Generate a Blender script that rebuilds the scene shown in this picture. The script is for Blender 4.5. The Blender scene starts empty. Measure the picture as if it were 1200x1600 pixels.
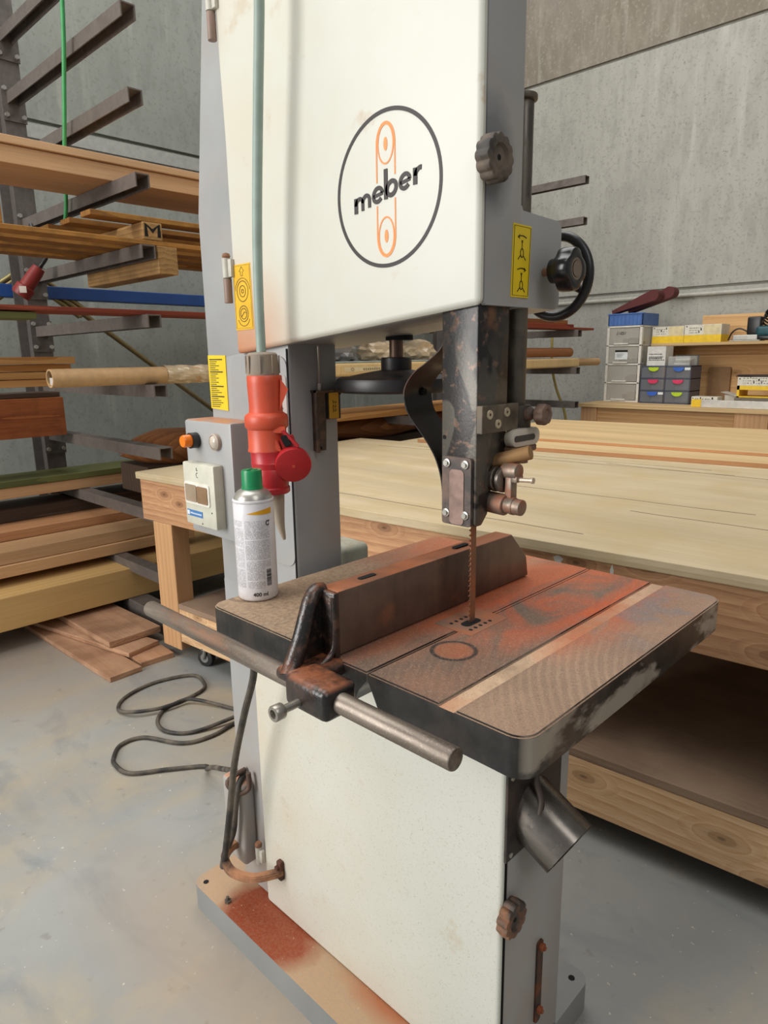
import bpy, bmesh, math, random
from mathutils import Vector, Matrix
random.seed(7)
PI = math.pi
SC = bpy.context.scene
COL = SC.collection

# ------------------------------------------------------------------ materials
def lin(h):
    h = h.lstrip('#')
    c = [int(h[i:i+2], 16)/255 for i in (0, 2, 4)]
    return tuple(((v/12.92) if v <= .04045 else ((v+.055)/1.055)**2.4) for v in c) + (1,)

class N:
    """small node-graph builder"""
    def __init__(s, name):
        s.m = bpy.data.materials.new(name); s.m.use_nodes = True
        s.t = s.m.node_tree; s.t.nodes.clear()
        s.out = s.t.nodes.new('ShaderNodeOutputMaterial')
        s.b = s.t.nodes.new('ShaderNodeBsdfPrincipled')
        s.t.links.new(s.b.outputs[0], s.out.inputs[0])
        s.tc = s.t.nodes.new('ShaderNodeTexCoord')
    def n(s, typ, ins=None, **kw):
        x = s.t.nodes.new('ShaderNode'+typ)
        for k, v in kw.items(): setattr(x, k, v)
        for k, v in (ins or {}).items(): s.set(x.inputs[k], v)
        return x
    def set(s, sock, v):
        if isinstance(v, bpy.types.NodeSocket): s.t.links.new(v, sock)
        else: sock.default_value = v
    def math(s, op, a, b=0.0, clamp=False):
        x = s.n('Math', operation=op, use_clamp=clamp); s.set(x.inputs[0], a); s.set(x.inputs[1], b); return x.outputs[0]
    def ramp(s, v, lo, hi):
        x = s.n('MapRange', {0: v, 1: lo, 2: hi}); x.clamp = True; return x.outputs[0]
    def coords(s, off=(0, 0, 0), scl=(1, 1, 1), rnd=False):
        v = s.tc.outputs['Object']
        if rnd:
            oi = s.n('ObjectInfo')
            k = s.math('MULTIPLY', oi.outputs['Random'], 37.0)
            cx = s.n('CombineXYZ', {0: k, 1: k, 2: k})
            v = s.n('VectorMath', {0: v, 1: cx.outputs[0]}, operation='ADD').outputs[0]
        mp = s.n('Mapping', {'Vector': v, 'Location': off, 'Scale': scl})
        return mp.outputs[0]
    def noise(s, scale, detail=4, rough=.55, scl=(1, 1, 1), rnd=False, dist=0):
        x = s.n('TexNoise', {'Vector': s.coords(scl=scl, rnd=rnd), 'Scale': scale, 'Detail': detail, 'Roughness': rough, 'Distortion': dist})
        return x.outputs[0]
    def mix(s, fac, a, b):
        x = s.n('Mix', data_type='RGBA')
        s.set(x.inputs[0], fac); s.set(x.inputs[6], a); s.set(x.inputs[7], b); return x.outputs[2]
    def normz(s, lo=.7, hi=.95, ax=2):
        g = s.n('NewGeometry'); sp = s.n('SeparateXYZ', {0: g.outputs['Normal']})
        return s.ramp(sp.outputs[ax], lo, hi)
    def sph(s, p, r0, r1, scl=(1, 1, 1), wob=0, wscale=8):
        v = s.n('VectorMath', {0: s.tc.outputs['Object'], 1: p}, operation='SUBTRACT').outputs[0]
        v = s.n('VectorMath', {0: v, 1: scl}, operation='MULTIPLY').outputs[0]
        d = s.n('VectorMath', {0: v}, operation='LENGTH').outputs['Value']
        if wob:
            d = s.math('ADD', d, s.math('MULTIPLY', s.math('SUBTRACT', s.noise(wscale, 5), .5), wob))
        return s.ramp(d, r1, r0)
    def axis(s, ax, lo, hi, wob=0, wscale=6):
        sp = s.n('SeparateXYZ', {0: s.tc.outputs['Object']}); d = sp.outputs[ax]
        if wob: d = s.math('ADD', d, s.math('MULTIPLY', s.math('SUBTRACT', s.noise(wscale, 5), .5), wob))
        return s.ramp(d, lo, hi)
    def mul(s, *a):
        r = a[0]
        for x in a[1:]: r = s.math('MULTIPLY', r, x)
        return r
    def bump(s, h, strength, dist=.002):
        x = s.n('Bump', {'Height': h, 'Strength': strength, 'Distance': dist}); s.set(s.b.inputs['Normal'], x.outputs[0])
    def fin(s, col, rough=.5, metal=0, spec=.5):
        s.set(s.b.inputs['Base Color'], col); s.set(s.b.inputs['Roughness'], rough); s.set(s.b.inputs['Metallic'], metal)
        s.set(s.b.inputs['Specular IOR Level'], spec)
        return s.m

CACHE = {}
def plain(name, hexc, rough=.5, metal=0, var=.06, nscale=30, spec=.5):
    if name in CACHE: return CACHE[name]
    g = N(name); c = lin(hexc); d = tuple(v*(1-var*3) for v in c[:3]) + (1,)
    col = g.mix(g.ramp(g.noise(nscale), .35, .7), c, d)
    CACHE[name] = g.fin(col, rough, metal, spec); return CACHE[name]

def dusty(name, hexc, dust, rough=.5, metal=0, amount=.6, scale=18, lo=.42, hi=.62, top=False, second=None, bump=0):
    g = N(name); c = lin(hexc); d = tuple(v*.8 for v in c[:3]) + (1,)
    col = g.mix(g.ramp(g.noise(40), .3, .7), c, d)
    m = g.ramp(g.noise(scale, 6, .6), lo, hi)
    if top: m = g.mul(m, g.normz(.3, .9))
    m = g.math('MULTIPLY', m, amount)
    col = g.mix(m, col, lin(dust))
    if second:
        m2 = g.mul(g.ramp(g.noise(scale*.6, 6, .6, rnd=False, dist=.5), .55, .68), second[1])
        col = g.mix(m2, col, lin(second[0]))
    if bump: g.bump(g.noise(300, 2), bump, .001)
    rr = g.mix(m, (rough,)*3+(1,), (.9,)*3+(1,))
    return g.fin(col, rr, metal)

def wood(name, light, dark, grain='Y', ring=9, rough=.65, contrast=1.0, knots=0, tone=.2, stain=None):
    g = N(name)
    s = {'X': (.06, 1, 1), 'Y': (1, .06, 1), 'Z': (1, 1, .06)}[grain]
    co = g.coords(scl=s, rnd=True)
    nz = g.n('TexNoise', {'Vector': co, 'Scale': 6.0, 'Detail': 4.0})
    wsrc = co
    if knots:
        ck = g.n('SeparateXYZ', {0: g.coords(rnd=True)})
        a, bb = {'X': (0, 2), 'Y': (1, 2), 'Z': (2, 0)}[grain]
        cv = g.n('CombineXYZ', {0: g.math('MULTIPLY', ck.outputs[a], .45), 1: ck.outputs[bb], 2: 0.0})
        vo = g.n('TexVoronoi', {'Vector': cv.outputs[0], 'Scale': knots, 'Randomness': 1.0}, voronoi_dimensions='2D')
        kd = g.math('ADD', vo.outputs['Distance'], g.math('MULTIPLY', g.math('SUBTRACT', g.noise(14, 3), .5), .06))
    w = g.n('TexWave', {'Vector': wsrc, 'Scale': ring*1.9, 'Distortion': 6.0, 'Detail': 2.0, 'Detail Scale': 1.0}, wave_type='BANDS', bands_direction={'X': 'Z', 'Y': 'X', 'Z': 'X'}[grain], wave_profile='SAW')
    ringv = w.outputs['Fac']
    if knots:
        rad = g.math('FRACT', g.math('MULTIPLY', kd, 11.0))
        near = g.ramp(kd, .32, .18)
        ringv = g.mix(near, ringv, rad)
    fine = g.n('TexNoise', {'Vector': g.coords(scl=tuple(v*.35 if v < 1 else 1 for v in s), rnd=True), 'Scale': 240.0, 'Detail': 3.0}).outputs[0]
    f = g.math('ADD', g.math('MULTIPLY', ringv, .62), g.math('MULTIPLY', g.ramp(fine, .3, .7), .42))
    f = g.math('MULTIPLY', f, contrast, True)
    col = g.mix(f, lin(light), lin(dark))
    oi = g.n('ObjectInfo')
    v = g.math('ADD', g.math('MULTIPLY', oi.outputs['Random'], tone), 1-tone*.5)
    big = g.math('ADD', g.math('MULTIPLY', nz.outputs[0], .5), .75)
    hs = g.n('HueSaturation', {'Color': col, 'Value': g.math('MULTIPLY', v, big)})
    col = hs.outputs[0]
    if knots:
        dk = tuple(x*.55 for x in lin(dark)[:3]) + (1,)
        col = g.mix(g.mul(g.ramp(kd, .15, .06), .55), col, dk)
        col = g.mix(g.mul(g.ramp(kd, .04, .02), .6), col, tuple(x*.4 for x in dk[:3]) + (1,))
    if stain:
        col = g.mix(g.mul(g.ramp(g.noise(stain[1], 6, .6), .45, .66), stain[2]), col, lin(stain[0]))
    g.bump(f, .2, .002)
    return g.fin(col, rough, 0, .3)

# ------------------------------------------------------------------ mesh helpers
def merge(bm, t, mat=None):
    if mat is not None: t.transform(mat)
    me = bpy.data.meshes.new('tmp'); t.to_mesh(me); t.free(); bm.from_mesh(me); bpy.data.meshes.remove(me)

def box(bm, x0, x1, y0, y1, z0, z1, bev=0, seg=2, mat=None):
    t = bmesh.new(); bmesh.ops.create_cube(t, size=1)
    for v in t.verts:
        v.co = Vector(((x0+x1)/2+v.co.x*(x1-x0), (y0+y1)/2+v.co.y*(y1-y0), (z0+z1)/2+v.co.z*(z1-z0)))
    if bev: bmesh.ops.bevel(t, geom=list(t.edges), offset=bev, segments=seg, affect='EDGES', profile=.5)
    merge(bm, t, mat); return bm

def orient(d):
    return Vector(d).normalized().to_track_quat('Z', 'Y').to_matrix().to_4x4()

def cyl(bm, p0, p1, r0, r1=None, n=24, bev=0):
    r1 = r0 if r1 is None else r1
    p0, p1 = Vector(p0), Vector(p1); d = p1-p0
    t = bmesh.new(); bmesh.ops.create_cone(t, cap_ends=True, segments=n, radius1=r0, radius2=r1, depth=d.length)
    if bev:
        es = [e for e in t.edges if len(e.link_faces) == 2 and abs(e.link_faces[0].normal.dot(e.link_faces[1].normal)) < .3]
        bmesh.ops.bevel(t, geom=es, offset=bev, segments=2, affect='EDGES', profile=.5)
    merge(bm, t, Matrix.Translation((p0+p1)/2) @ orient(d)); return bm

def lathe(bm, prof, base, d=(0, 0, 1), n=40):
    """prof: list of (r, h) along axis d from base"""
    M = Matrix.Translation(Vector(base)) @ orient(d)
    t = bmesh.new(); rings = []
    for r, h in prof:
        if r < 1e-6: rings.append([t.verts.new((0, 0, h))])
        else: rings.append([t.verts.new((r*math.cos(2*PI*i/n), r*math.sin(2*PI*i/n), h)) for i in range(n)])
    for a, b in zip(rings, rings[1:]):
        for i in range(n):
            j = (i+1) % n
            if len(a) == 1 and len(b) == 1: continue
            if len(a) == 1: t.faces.new((a[0], b[i], b[j]))
            elif len(b) == 1: t.faces.new((a[i], a[j], b[0]))
            else: t.faces.new((a[i], a[j], b[j], b[i]))
    bmesh.ops.recalc_face_normals(t, faces=t.faces)
    merge(bm, t, M); return bm

def catmull(pts, k=8):
    pts = [Vector(p) for p in pts]; o = []
    for i in range(len(pts)-1):
        p0 = pts[max(i-1, 0)]; p1 = pts[i]; p2 = pts[i+1]; p3 = pts[min(i+2, len(pts)-1)]
        for j in range(k):
            t = j/k
            o.append(.5*((2*p1)+(p2-p0)*t+(2*p0-5*p1+4*p2-p3)*t*t+(3*p1-p0-3*p2+p3)*t**3))
    o.append(pts[-1]); return o

def tube(bm, pts, r, n=12, k=8, smooth=True, closed=False):
    P = catmull(pts, k) if smooth else [Vector(p) for p in pts]
    rs = r if callable(r) else (lambda t: r)
    prev = None; rings = []
    for i, p in enumerate(P):
        if closed: tg = P[(i+1) % len(P)]-P[i-1]
        else: tg = P[min(i+1, len(P)-1)]-P[max(i-1, 0)]
        tg.normalize()
        if prev is None: u = tg.orthogonal().normalized()
        else:
            u = prev-tg*prev.dot(tg)
            u = u.normalized() if u.length > 1e-6 else tg.orthogonal().normalized()
        prev = u; w = tg.cross(u); rr = rs(i/(len(P)-1))
        rings.append([bm.verts.new(p+u*rr*math.cos(2*PI*j/n)+w*rr*math.sin(2*PI*j/n)) for j in range(n)])
    R = list(zip(rings, rings[1:])) + ([(rings[-1], rings[0])] if closed else [])
    for a, b in R:
        for j in range(n): bm.faces.new((a[j], a[(j+1) % n], b[(j+1) % n], b[j]))
    if not closed:
        bm.faces.new(rings[0][::-1]); bm.faces.new(rings[-1])
    return bm

def prism(bm, poly, ax, d0, d1, bev=0, seg=2, capbev=0, mat=None):
    """extrude a 2D polygon along an axis. ax 'X': poly is (y,z); 'Y': (x,z); 'Z': (x,y)"""
    f = {'X': lambda a, b, d: (d, a, b), 'Y': lambda a, b, d: (a, d, b), 'Z': lambda a, b, d: (a, b, d)}[ax]
    t = bmesh.new()
    A = [t.verts.new(f(a, b, d0)) for a, b in poly]; B = [t.verts.new(f(a, b, d1)) for a, b in poly]
    n = len(poly)
    t.faces.new(A); t.faces.new(B[::-1])
    for i in range(n): t.faces.new((A[i], B[i], B[(i+1) % n], A[(i+1) % n]))
    bmesh.ops.recalc_face_normals(t, faces=t.faces)
    if bev: bmesh.ops.bevel(t, geom=list(t.edges), offset=bev, segments=seg, affect='EDGES', profile=.5)
    merge(bm, t, mat); return bm

def rrect(x0, x1, z0, z1, r, n=5):
    o = []
    for cx, cz, a in ((x1-r, z1-r, 0), (x0+r, z1-r, 90), (x0+r, z0+r, 180), (x1-r, z0+r, 270)):
        for i in range(n+1):
            q = math.radians(a+90*i/n); o.append((cx+r*math.cos(q), cz+r*math.sin(q)))
    return o

def stroke(bm, pts, w, plane, d, th=.0006, closed=False):
    """flat ribbon of width w along 2D pts, lifted to 3D by plane(u,v,d); a real thin solid"""
    n = len(pts); L = []; R = []
    for i, (x, y) in enumerate(pts):
        a = pts[(i-1) % n] if (closed or i > 0) else pts[i]
        b = pts[(i+1) % n] if (closed or i < n-1) else pts[i]
        tx, ty = b[0]-a[0], b[1]-a[1]; l = math.hypot(tx, ty) or 1
        nx, ny = -ty/l*w/2, tx/l*w/2
        L.append((x+nx, y+ny)); R.append((x-nx, y-ny))
    t = bmesh.new()
    V = [[t.verts.new(plane(p[0], p[1], dd)) for p in S] for S in (L, R) for dd in (d, d+th)]
    m = n if closed else n-1
    for i in range(m):
        j = (i+1) % n
        t.faces.new((V[0][i], V[0][j], V[2][j], V[2][i])); t.faces.new((V[1][i], V[3][i], V[3][j], V[1][j]))
        t.faces.new((V[0][i], V[1][i], V[1][j], V[0][j])); t.faces.new((V[2][i], V[2][j], V[3][j], V[3][i]))
    bmesh.ops.recalc_face_normals(t, faces=t.faces)
    merge(bm, t); return bm

def arc(cx, cy, rx, ry, a0, a1, n=28):
    return [(cx+rx*math.cos(math.radians(a0+(a1-a0)*i/n)), cy+ry*math.sin(math.radians(a0+(a1-a0)*i/n))) for i in range(n+1)]

def NB(): return bmesh.new()

# ------------------------------------------------------------------ object helpers
ROOTLOC = {}
def root(name, loc, label, cat, group=None):
    o = bpy.data.objects.new(name, None); COL.objects.link(o); o.location = loc
    o.empty_display_size = .1
    o['label'] = label; o['category'] = cat
    if group: o['group'] = group
    ROOTLOC[o] = Vector(loc); return o

def mk(name, bm, mat, parent=None, smooth=None, label=None, rotz=0):
    """link bm (built in world coordinates) as one mesh object"""
    if parent is not None: loc = ROOTLOC[parent]
    else:
        xs = [v.co for v in bm.verts]
        loc = Vector(((min(v.x for v in xs)+max(v.x for v in xs))/2, (min(v.y for v in xs)+max(v.y for v in xs))/2, min(v.z for v in xs)))
    bmesh.ops.translate(bm, verts=bm.verts, vec=-loc)
    me = bpy.data.meshes.new(name); 
    bmesh.ops.recalc_face_normals(bm, faces=bm.faces)
    bm.to_mesh(me); bm.free()
    o = bpy.data.objects.new(name, me); COL.objects.link(o)
    if mat: me.materials.append(mat)
    if parent is not None:
        o.parent = parent; ROOTLOC[o] = loc
    else:
        o.location = loc; ROOTLOC[o] = loc
    if smooth is not None:
        for p in me.polygons: p.use_smooth = True
        me.set_sharp_from_angle(angle=math.radians(smooth))
    if label: o['label'] = label
    return o

def thing(name, bm, mat, label, cat, group=None, smooth=None):
    o = mk(name, bm, mat, None, smooth); o['label'] = label; o['category'] = cat
    if group: o['group'] = group
    return o

def struct(name, bm, mat, parent=None):
    o = mk(name, bm, mat, parent); o['kind'] = 'structure'; return o

def tlift(o, p):
    """offset of a world point in object o's texture space"""
    return tuple(Vector(p)-ROOTLOC[o])

# ================================================================= BAND SAW
S = Vector((-.87, .83, 0))
def sp(x, y, z): return (x-S.x, y-S.y, z-S.z)
ORANGE = '#b9512a'; TAN = '#b3906c'; RUST = '#8a4a2c'

def m_cream():
    g = N('cream_enamel')
    c = g.mix(g.ramp(g.noise(3, 4), .3, .7), lin('#cfcfc5'), lin('#c6c7bc'))
    # warm dust film on the left half, orange tint near the hinge corner
    c = g.mix(g.mul(g.axis(0, sp(-.55, 0, 0)[0], sp(-1.08, 0, 0)[0], .25, 3), g.ramp(g.noise(6, 6), .3, .7), .55), c, lin('#d2bfa2'))
    c = g.mix(g.mul(g.sph(sp(-1.08, .73, 1.24), .0, .20, (1, 1, 1.1), .12, 12), .9), c, lin('#bf7443'))
    c = g.mix(g.mul(g.ramp(g.noise(14, 7, .62), .64, .72), g.sph(sp(-.63, .73, 1.56), .02, .22, (1, 1, .7), .1), .8), c, lin('#b08a62'))
    c = g.mix(g.mul(g.ramp(g.noise(11, 7, .62), .63, .70), .35), c, lin('#b79c78'))
    c = g.mix(g.mul(g.ramp(g.noise(420, 2), .63, .70), g.axis(2, 1.0, .5), .55), c, lin('#8f8468'))
    g.bump(g.noise(260, 2), .08, .001)
    return g.fin(c, .42, 0, .5)
def m_grey():
    g = N('grey_enamel')
    c = g.mix(g.ramp(g.noise(5, 4), .3, .7), lin('#a3a4a3'), lin('#959696'))
    c = g.mix(g.mul(g.ramp(g.noise(16, 6), .45, .72), .3), c, lin('#a3948a'))
    # greasy hand marks round the knobs
    c = g.mix(g.mul(g.sph(sp(-.5367, .745, 1.475), .035, .062, (1, 1.1, .75), .04, 18), .75), c, lin('#6b6d70'))
    c = g.mix(g.mul(g.sph(sp(-.5367, .885, 1.325), .01, .05, (1, 1, .8), .05, 20), .5), c, lin('#7a7873'))
    c = g.mix(g.mul(g.normz(.5, .9), g.ramp(g.noise(30, 5), .25, .5), .9), c, lin('#b67a55'))
    # ochre dust near the door hinge line and low on the body
    c = g.mix(g.mul(g.axis(2, .75, .1, .2, 5), g.ramp(g.noise(20, 6), .3, .65), .5), c, lin('#a89480'))
    g.bump(g.noise(300, 2), .06, .001)
    return g.fin(c, .42, 0, .5)
def m_base():
    g = N('dusty_base_enamel')
    c = g.mix(g.ramp(g.noise(5, 4), .3, .7), lin('#868886'), lin('#7a7c7b'))
    top = g.normz(.6, .95)
    fine = g.ramp(g.noise(220, 2), .35, .65)
    c = g.mix(g.mul(top, g.axis(0, sp(-.54, 0, 0)[0], sp(-.66, 0, 0)[0], .1, 9), g.math('ADD', g.mul(g.ramp(g.noise(7, 6), .22, .42), .8), .15), g.math('ADD', g.mul(fine, .2), .8)), c, lin('#b3926f'))
    c = g.mix(g.mul(top, g.sph(sp(-1.035, .70, .062), .085, .125, (.85, 1, 1), .07, 14), g.math('ADD', g.mul(fine, .15), .85)), c, lin('#893816'))
    c = g.mix(g.mul(top, g.sph(sp(-.72, .728, .062), .02, .09, (.6, 2, 1), .08, 14), .85), c, lin('#a65f38'))
    c = g.mix(g.mul(top, g.ramp(g.noise(130, 1), .72, .75), .35), c, lin('#cdb08c'))
    g.bump(g.noise(400, 2), .2, .001)
    return g.fin(c, .6)
def m_table():
    g = N('dusty_cast_iron_table')
    cast = g.mix(g.ramp(g.noise(30, 5), .3, .7), lin('#5d5048'), lin('#473c36'))
    top = g.normz(.05, .2)
    # machined plough marks: arcs
    rn = g.n('VectorMath', {0: g.tc.outputs['Object'], 1: sp(.06, .95, .855)}, operation='SUBTRACT').outputs[0]
    rl = g.n('VectorMath', {0: rn}, operation='LENGTH').outputs['Value']
    arcs = g.math('SINE', g.math('MULTIPLY', g.math('ADD', rl, g.math('MULTIPLY', g.noise(9, 3), .012)), 560.0))
    arcs = g.ramp(arcs, -.2, .9)
    brown = g.mix(g.ramp(g.noise(10, 6), .3, .7), lin('#7d6453'), lin('#655246'))
    c = g.mix(.9, cast, brown)
    right = g.axis(0, sp(-.45, 0, 0)[0], sp(-.41, 0, 0)[0])
    tanm = g.ramp(g.noise(7, 5, .6, (1, .6, 1)), .3, .65)
    c = g.mix(g.mul(right, g.math('ADD', g.mul(tanm, .5), .35), g.math('ADD', g.mul(arcs, g.sph(sp(-.375, .72, .855), .06, .22, (1.3, 1, 1), .1, 8), .32), .6)), c, lin('#b3957a'))
    c = g.mix(g.mul(arcs, g.axis(1, sp(0, .86, 0)[1], sp(0, .66, 0)[1], .2), .16, g.axis(0, sp(-.60, 0, 0)[0], sp(-.52, 0, 0)[0])), c, lin('#94755c'))
    left = g.axis(0, sp(-.63, 0, 0)[0], sp(-.66, 0, 0)[0])
    c = g.mix(g.mul(left, g.math('ADD', g.mul(g.ramp(g.noise(150, 3), .35, .65), .5), .4), g.ramp(g.noise(6, 6), .2, .45), .95), c, lin('#b1977a'))
    c = g.mix(g.mul(g.ramp(g.noise(8, 6, .6, (3, .4, 1)), .57, .66), left, g.axis(0, sp(-.80, 0, 0)[0], sp(-.72, 0, 0)[0]), .75), c, lin('#66676a'))
    streak = g.ramp(g.noise(8, 7, .62, (1.5, .7, 1), dist=.8), .40, .58)
    back = g.mul(g.sph(sp(-.53, .96, .855), .10, .27, (1.1, .85, 1), .2, 7), g.math('SUBTRACT', 1.0, g.mul(right, g.axis(0, sp(-.425, 0, 0)[0], sp(-.37, 0, 0)[0], .08, 9), .85)))
    c = g.mix(g.mul(back, g.ramp(g.noise(8, 7, .62, (1.5, .7, 1), dist=.8), .36, .54), .92), c, lin('#bb552a'))
    c = g.mix(g.mul(g.sph(sp(-.53, .64, .855), .0, .12, (1.1, .8, 1), .12, 9), streak, .5), c, lin('#a3674a'))
    c = g.mix(g.mul(g.sph(sp(-.602, .76, .855), .0, .030, (1, .10, 1), .015, 20), .85), c, lin('#b05a34'))
    c = g.mix(g.mul(g.sph(sp(-.80, 1.04, .855), .06, .24, (.6, 1, 1), .12, 8), g.ramp(g.noise(8, 7, .62, (1.5, .7, 1), dist=.8), .34, .52), .9), c, lin('#b86a45'))
    c = g.mix(g.mul(left, g.sph(sp(-.715, .92, .855), .018, .034, (1, .14, 1), .012, 20), .8), c, lin('#66676a'))
    c = g.mix(g.mul(g.sph(sp(-.37, .98, .855), .02, .16, (1, .8, 1), .1, 9), g.ramp(g.noise(10, 6), .5, .6), .8), c, lin('#757170'))
    c = g.mix(g.mul(g.ramp(g.noise(7, 6, .6, (1.8, .6, 1), dist=.5), .58, .72), right, .5), c, lin('#b0694a'))
    groove = g.mul(g.axis(0, sp(-.4430, 0, 0)[0], sp(-.4420, 0, 0)[0]), g.axis(0, sp(-.4200, 0, 0)[0], sp(-.4215, 0, 0)[0]))
    c = g.mix(g.mul(groove, g.ramp(g.noise(12, 5), .2, .5), .9), c, g.mix(g.ramp(g.noise(6, 4), .42, .6), lin('#c9ab8c'), lin('#b8734f')))
    # ring mark left by a can
    rd = g.n('VectorMath', {0: g.tc.outputs['Object'], 1: sp(-.518, .658, .855)}, operation='SUBTRACT').outputs[0]
    rd = g.n('VectorMath', {0: rd}, operation='LENGTH').outputs['Value']
    ring = g.mul(g.ramp(rd, .0245, .0275), g.ramp(rd, .0330, .0305))
    c = g.mix(g.ramp(rd, .03, .02), c, g.mix(.6, c, lin('#a55c38')))
    c = g.mix(g.mul(ring, .92), c, lin('#2c2523'))
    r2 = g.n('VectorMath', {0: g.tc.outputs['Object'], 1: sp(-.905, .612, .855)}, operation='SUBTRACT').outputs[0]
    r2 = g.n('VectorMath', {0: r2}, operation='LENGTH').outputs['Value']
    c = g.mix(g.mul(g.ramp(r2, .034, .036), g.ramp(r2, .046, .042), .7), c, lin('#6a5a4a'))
    c = g.mix(g.mul(g.ramp(g.noise(520, 2), .56, .66), .32), c, lin('#c0a287'))
    c = g.mix(g.mul(g.ramp(g.noise(430, 2), .58, .68), .35), c, lin('#4a3a30'))
    # black painted skirt, worn white on the right edge
    blk = g.mix(g.ramp(g.noise(30, 6), .4, .7), lin('#222120'), lin('#353230'))
    gx = g.normz(.5, .9, 0)
    blk = g.mix(g.mul(gx, g.ramp(g.noise(9, 7, .6, (1, .7, 1.8)), .50, .58), .8), blk, lin('#a2988a'))
    blk = g.mix(g.mul(g.ramp(g.noise(10, 6, .6), .52, .7), .55), blk, lin('#5d4c42'))
    col = g.mix(top, blk, c)
    g.bump(g.math('ADD', g.noise(250, 2), g.math('MULTIPLY', arcs, .3)), .25, .001)
    return g.fin(col, g.mix(top, (.35,)*3+(1,), (.75,)*3+(1,)), 0, .4)
def m_fence():
    g = N('stained_fence_iron')
    st = g.noise(60, 3, .5, (1, 1, .05))
    c = g.mix(g.ramp(st, .3, .7), lin('#594439'), lin('#3d3029'))
    c = g.mix(g.mul(g.ramp(g.noise(9, 6), .42, .68), .6), c, lin('#7a6252'))
    c = g.mix(g.mul(g.ramp(g.noise(14, 6), .58, .7), .45), c, lin('#9a5c3c'))
    c = g.mix(g.mul(g.normz(.5, .9), g.ramp(g.noise(12, 5), .2, .5), .85), c, lin('#ae6a46'))
    g.bump(st, .15, .001)
    return g.fin(c, .42, .25)
def m_casting():
    g = N('black_casting_enamel')
    c = g.mix(g.ramp(g.noise(20, 6), .45, .7), lin('#1b1817'), lin('#3b2c26'))
    c = g.mix(g.mul(g.normz(.4, .95), g.ramp(g.noise(38, 6), .38, .60), .75), c, lin('#9d5f40'))
    c = g.mix(g.mul(g.ramp(g.noise(55, 5), .52, .66), .45), c, lin('#6d4d3d'))
    g.bump(g.noise(120, 4), .5, .002)
    return g.fin(c, .3, 0, .6)
def m_post():
    g = N('greasy_black_steel')
    c = g.mix(g.ramp(g.noise(12, 6), .4, .65), lin('#1f1d1d'), lin('#2e2a28'))
    c = g.mix(g.mul(g.ramp(g.noise(9, 3, .45, dist=1.2), .5, .55), g.axis(2, 1.27, 1.18, .06, 12), .8), c, lin('#5f5a52'))
    c = g.mix(g.mul(g.ramp(g.noise(70, 6), .58, .66), .45), c, lin('#8a6a55'))
    c = g.mix(g.mul(g.axis(2, 1.23, 1.30, .05, 20), g.ramp(g.noise(25, 6), .5, .62), .6), c, lin('#96653f'))
    g.bump(g.noise(200, 4), .25, .001)
    return g.fin(c, .34, .3)
CREAM = m_cream(); GREY = m_grey(); BASE = m_base(); TABLE = m_table(); FENCE = m_fence(); CAST = m_casting(); POST = m_post()
BLACK = plain('black_plastic', '#1a1a1b', .35)
KNOB = dusty('worn_knob_plastic', '#3d3733', '#75685a', .6, 0, .8, 30)
KNOB_R = dusty('rusty_dusted_knob_plastic', '#4a4039', '#9a6a4a', .6, 0, .8, 30)
HOLE = plain('dark_hole', '#080808', .9, 0, 0)
STEEL = dusty('dull_steel', '#84807a', '#6f5c4e', .32, .85, .5, 30)
def m_rod():
    g = N('worn_rod_steel')
    st = g.noise(45, 5, .6, (.12, 1, 1))
    c = g.mix(g.ramp(st, .35, .65), lin('#8f8478'), lin('#5a4f46'))
    c = g.mix(g.mul(g.ramp(g.noise(420, 2), .52, .66), .28), c, lin('#a39583'))
    c = g.mix(g.mul(g.ramp(g.noise(13, 5, .6, (.5, 1, 1)), .55, .68), g.normz(-.2, .6), .6), c, lin('#a3755a'))
    return g.fin(c, .38, .45)
ROD = m_rod()
BRIGHT = plain('bright_zinc', '#c2bfb6', .3, .8)
OSTEEL = dusty('orange_dusted_steel', '#8f8578', '#a9613d', .42, .55, .65, 45)
RUSTM = dusty('dusty_rusted_iron', '#5c4334', '#b98460', .7, .1, .9, 20, .35, .6, second=('#3a2a22', .5))
YELLOW = plain('yellow_label_film', '#e3c51c', .45, 0, .04)
INK = plain('black_print', '#1b1814', .6, 0, .02)
DARKINK = plain('dark_logo_ink', '#2b2523', .5, 0, .05)
ORINK = plain('orange_logo_ink', '#ee9150', .5, 0, .03)
CONDUIT = plain('grey_green_cable', '#93a399', .5)
REDP = plain('red_socket_plastic', '#c4402c', .4)
REDD = plain('deep_red_socket_plastic', '#b3242a', .38)
REDO = plain('faded_red_socket_plastic', '#cf5236', .42)
LEAF = dusty('smudged_black_sheet', '#211d1c', '#5a3f38', .3, .3, .8, 8, .45, .6)
TUBE = dusty('oily_guide_tube', '#57514a', '#7a7263', .35, .6, .6, 20)
WHITEP = plain('ivory_nylon', '#c9c0b2', .5)

saw = root('band_saw', S, 'large cream and grey band saw with black round logo standing on the concrete floor', 'band saw')

# --- base
b = NB(); prism(b, rrect(-1.265, -.478, .6415, 1.040, .025), 'Z', 0, .062)
o = mk('base_plate', b, BASE, saw, 40)
b = NB()
b.free()
for x, y in ((-1.2374, .6624), (-.5038, 1.0133)):
    b = NB(); cyl(b, (x, y, .0615), (x, y, .0626), .0062, n=16); mk('bolt_hole', b, HOLE, o)
b = NB(); cyl(b, (-1.15, .664, .062), (-1.15, .664, .067), .008, n=6); cyl(b, (-1.15, .664, .066), (-1.15, .664, .075), .0035, n=10)
mk('levelling_bolt', b, KNOB, o)

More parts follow.
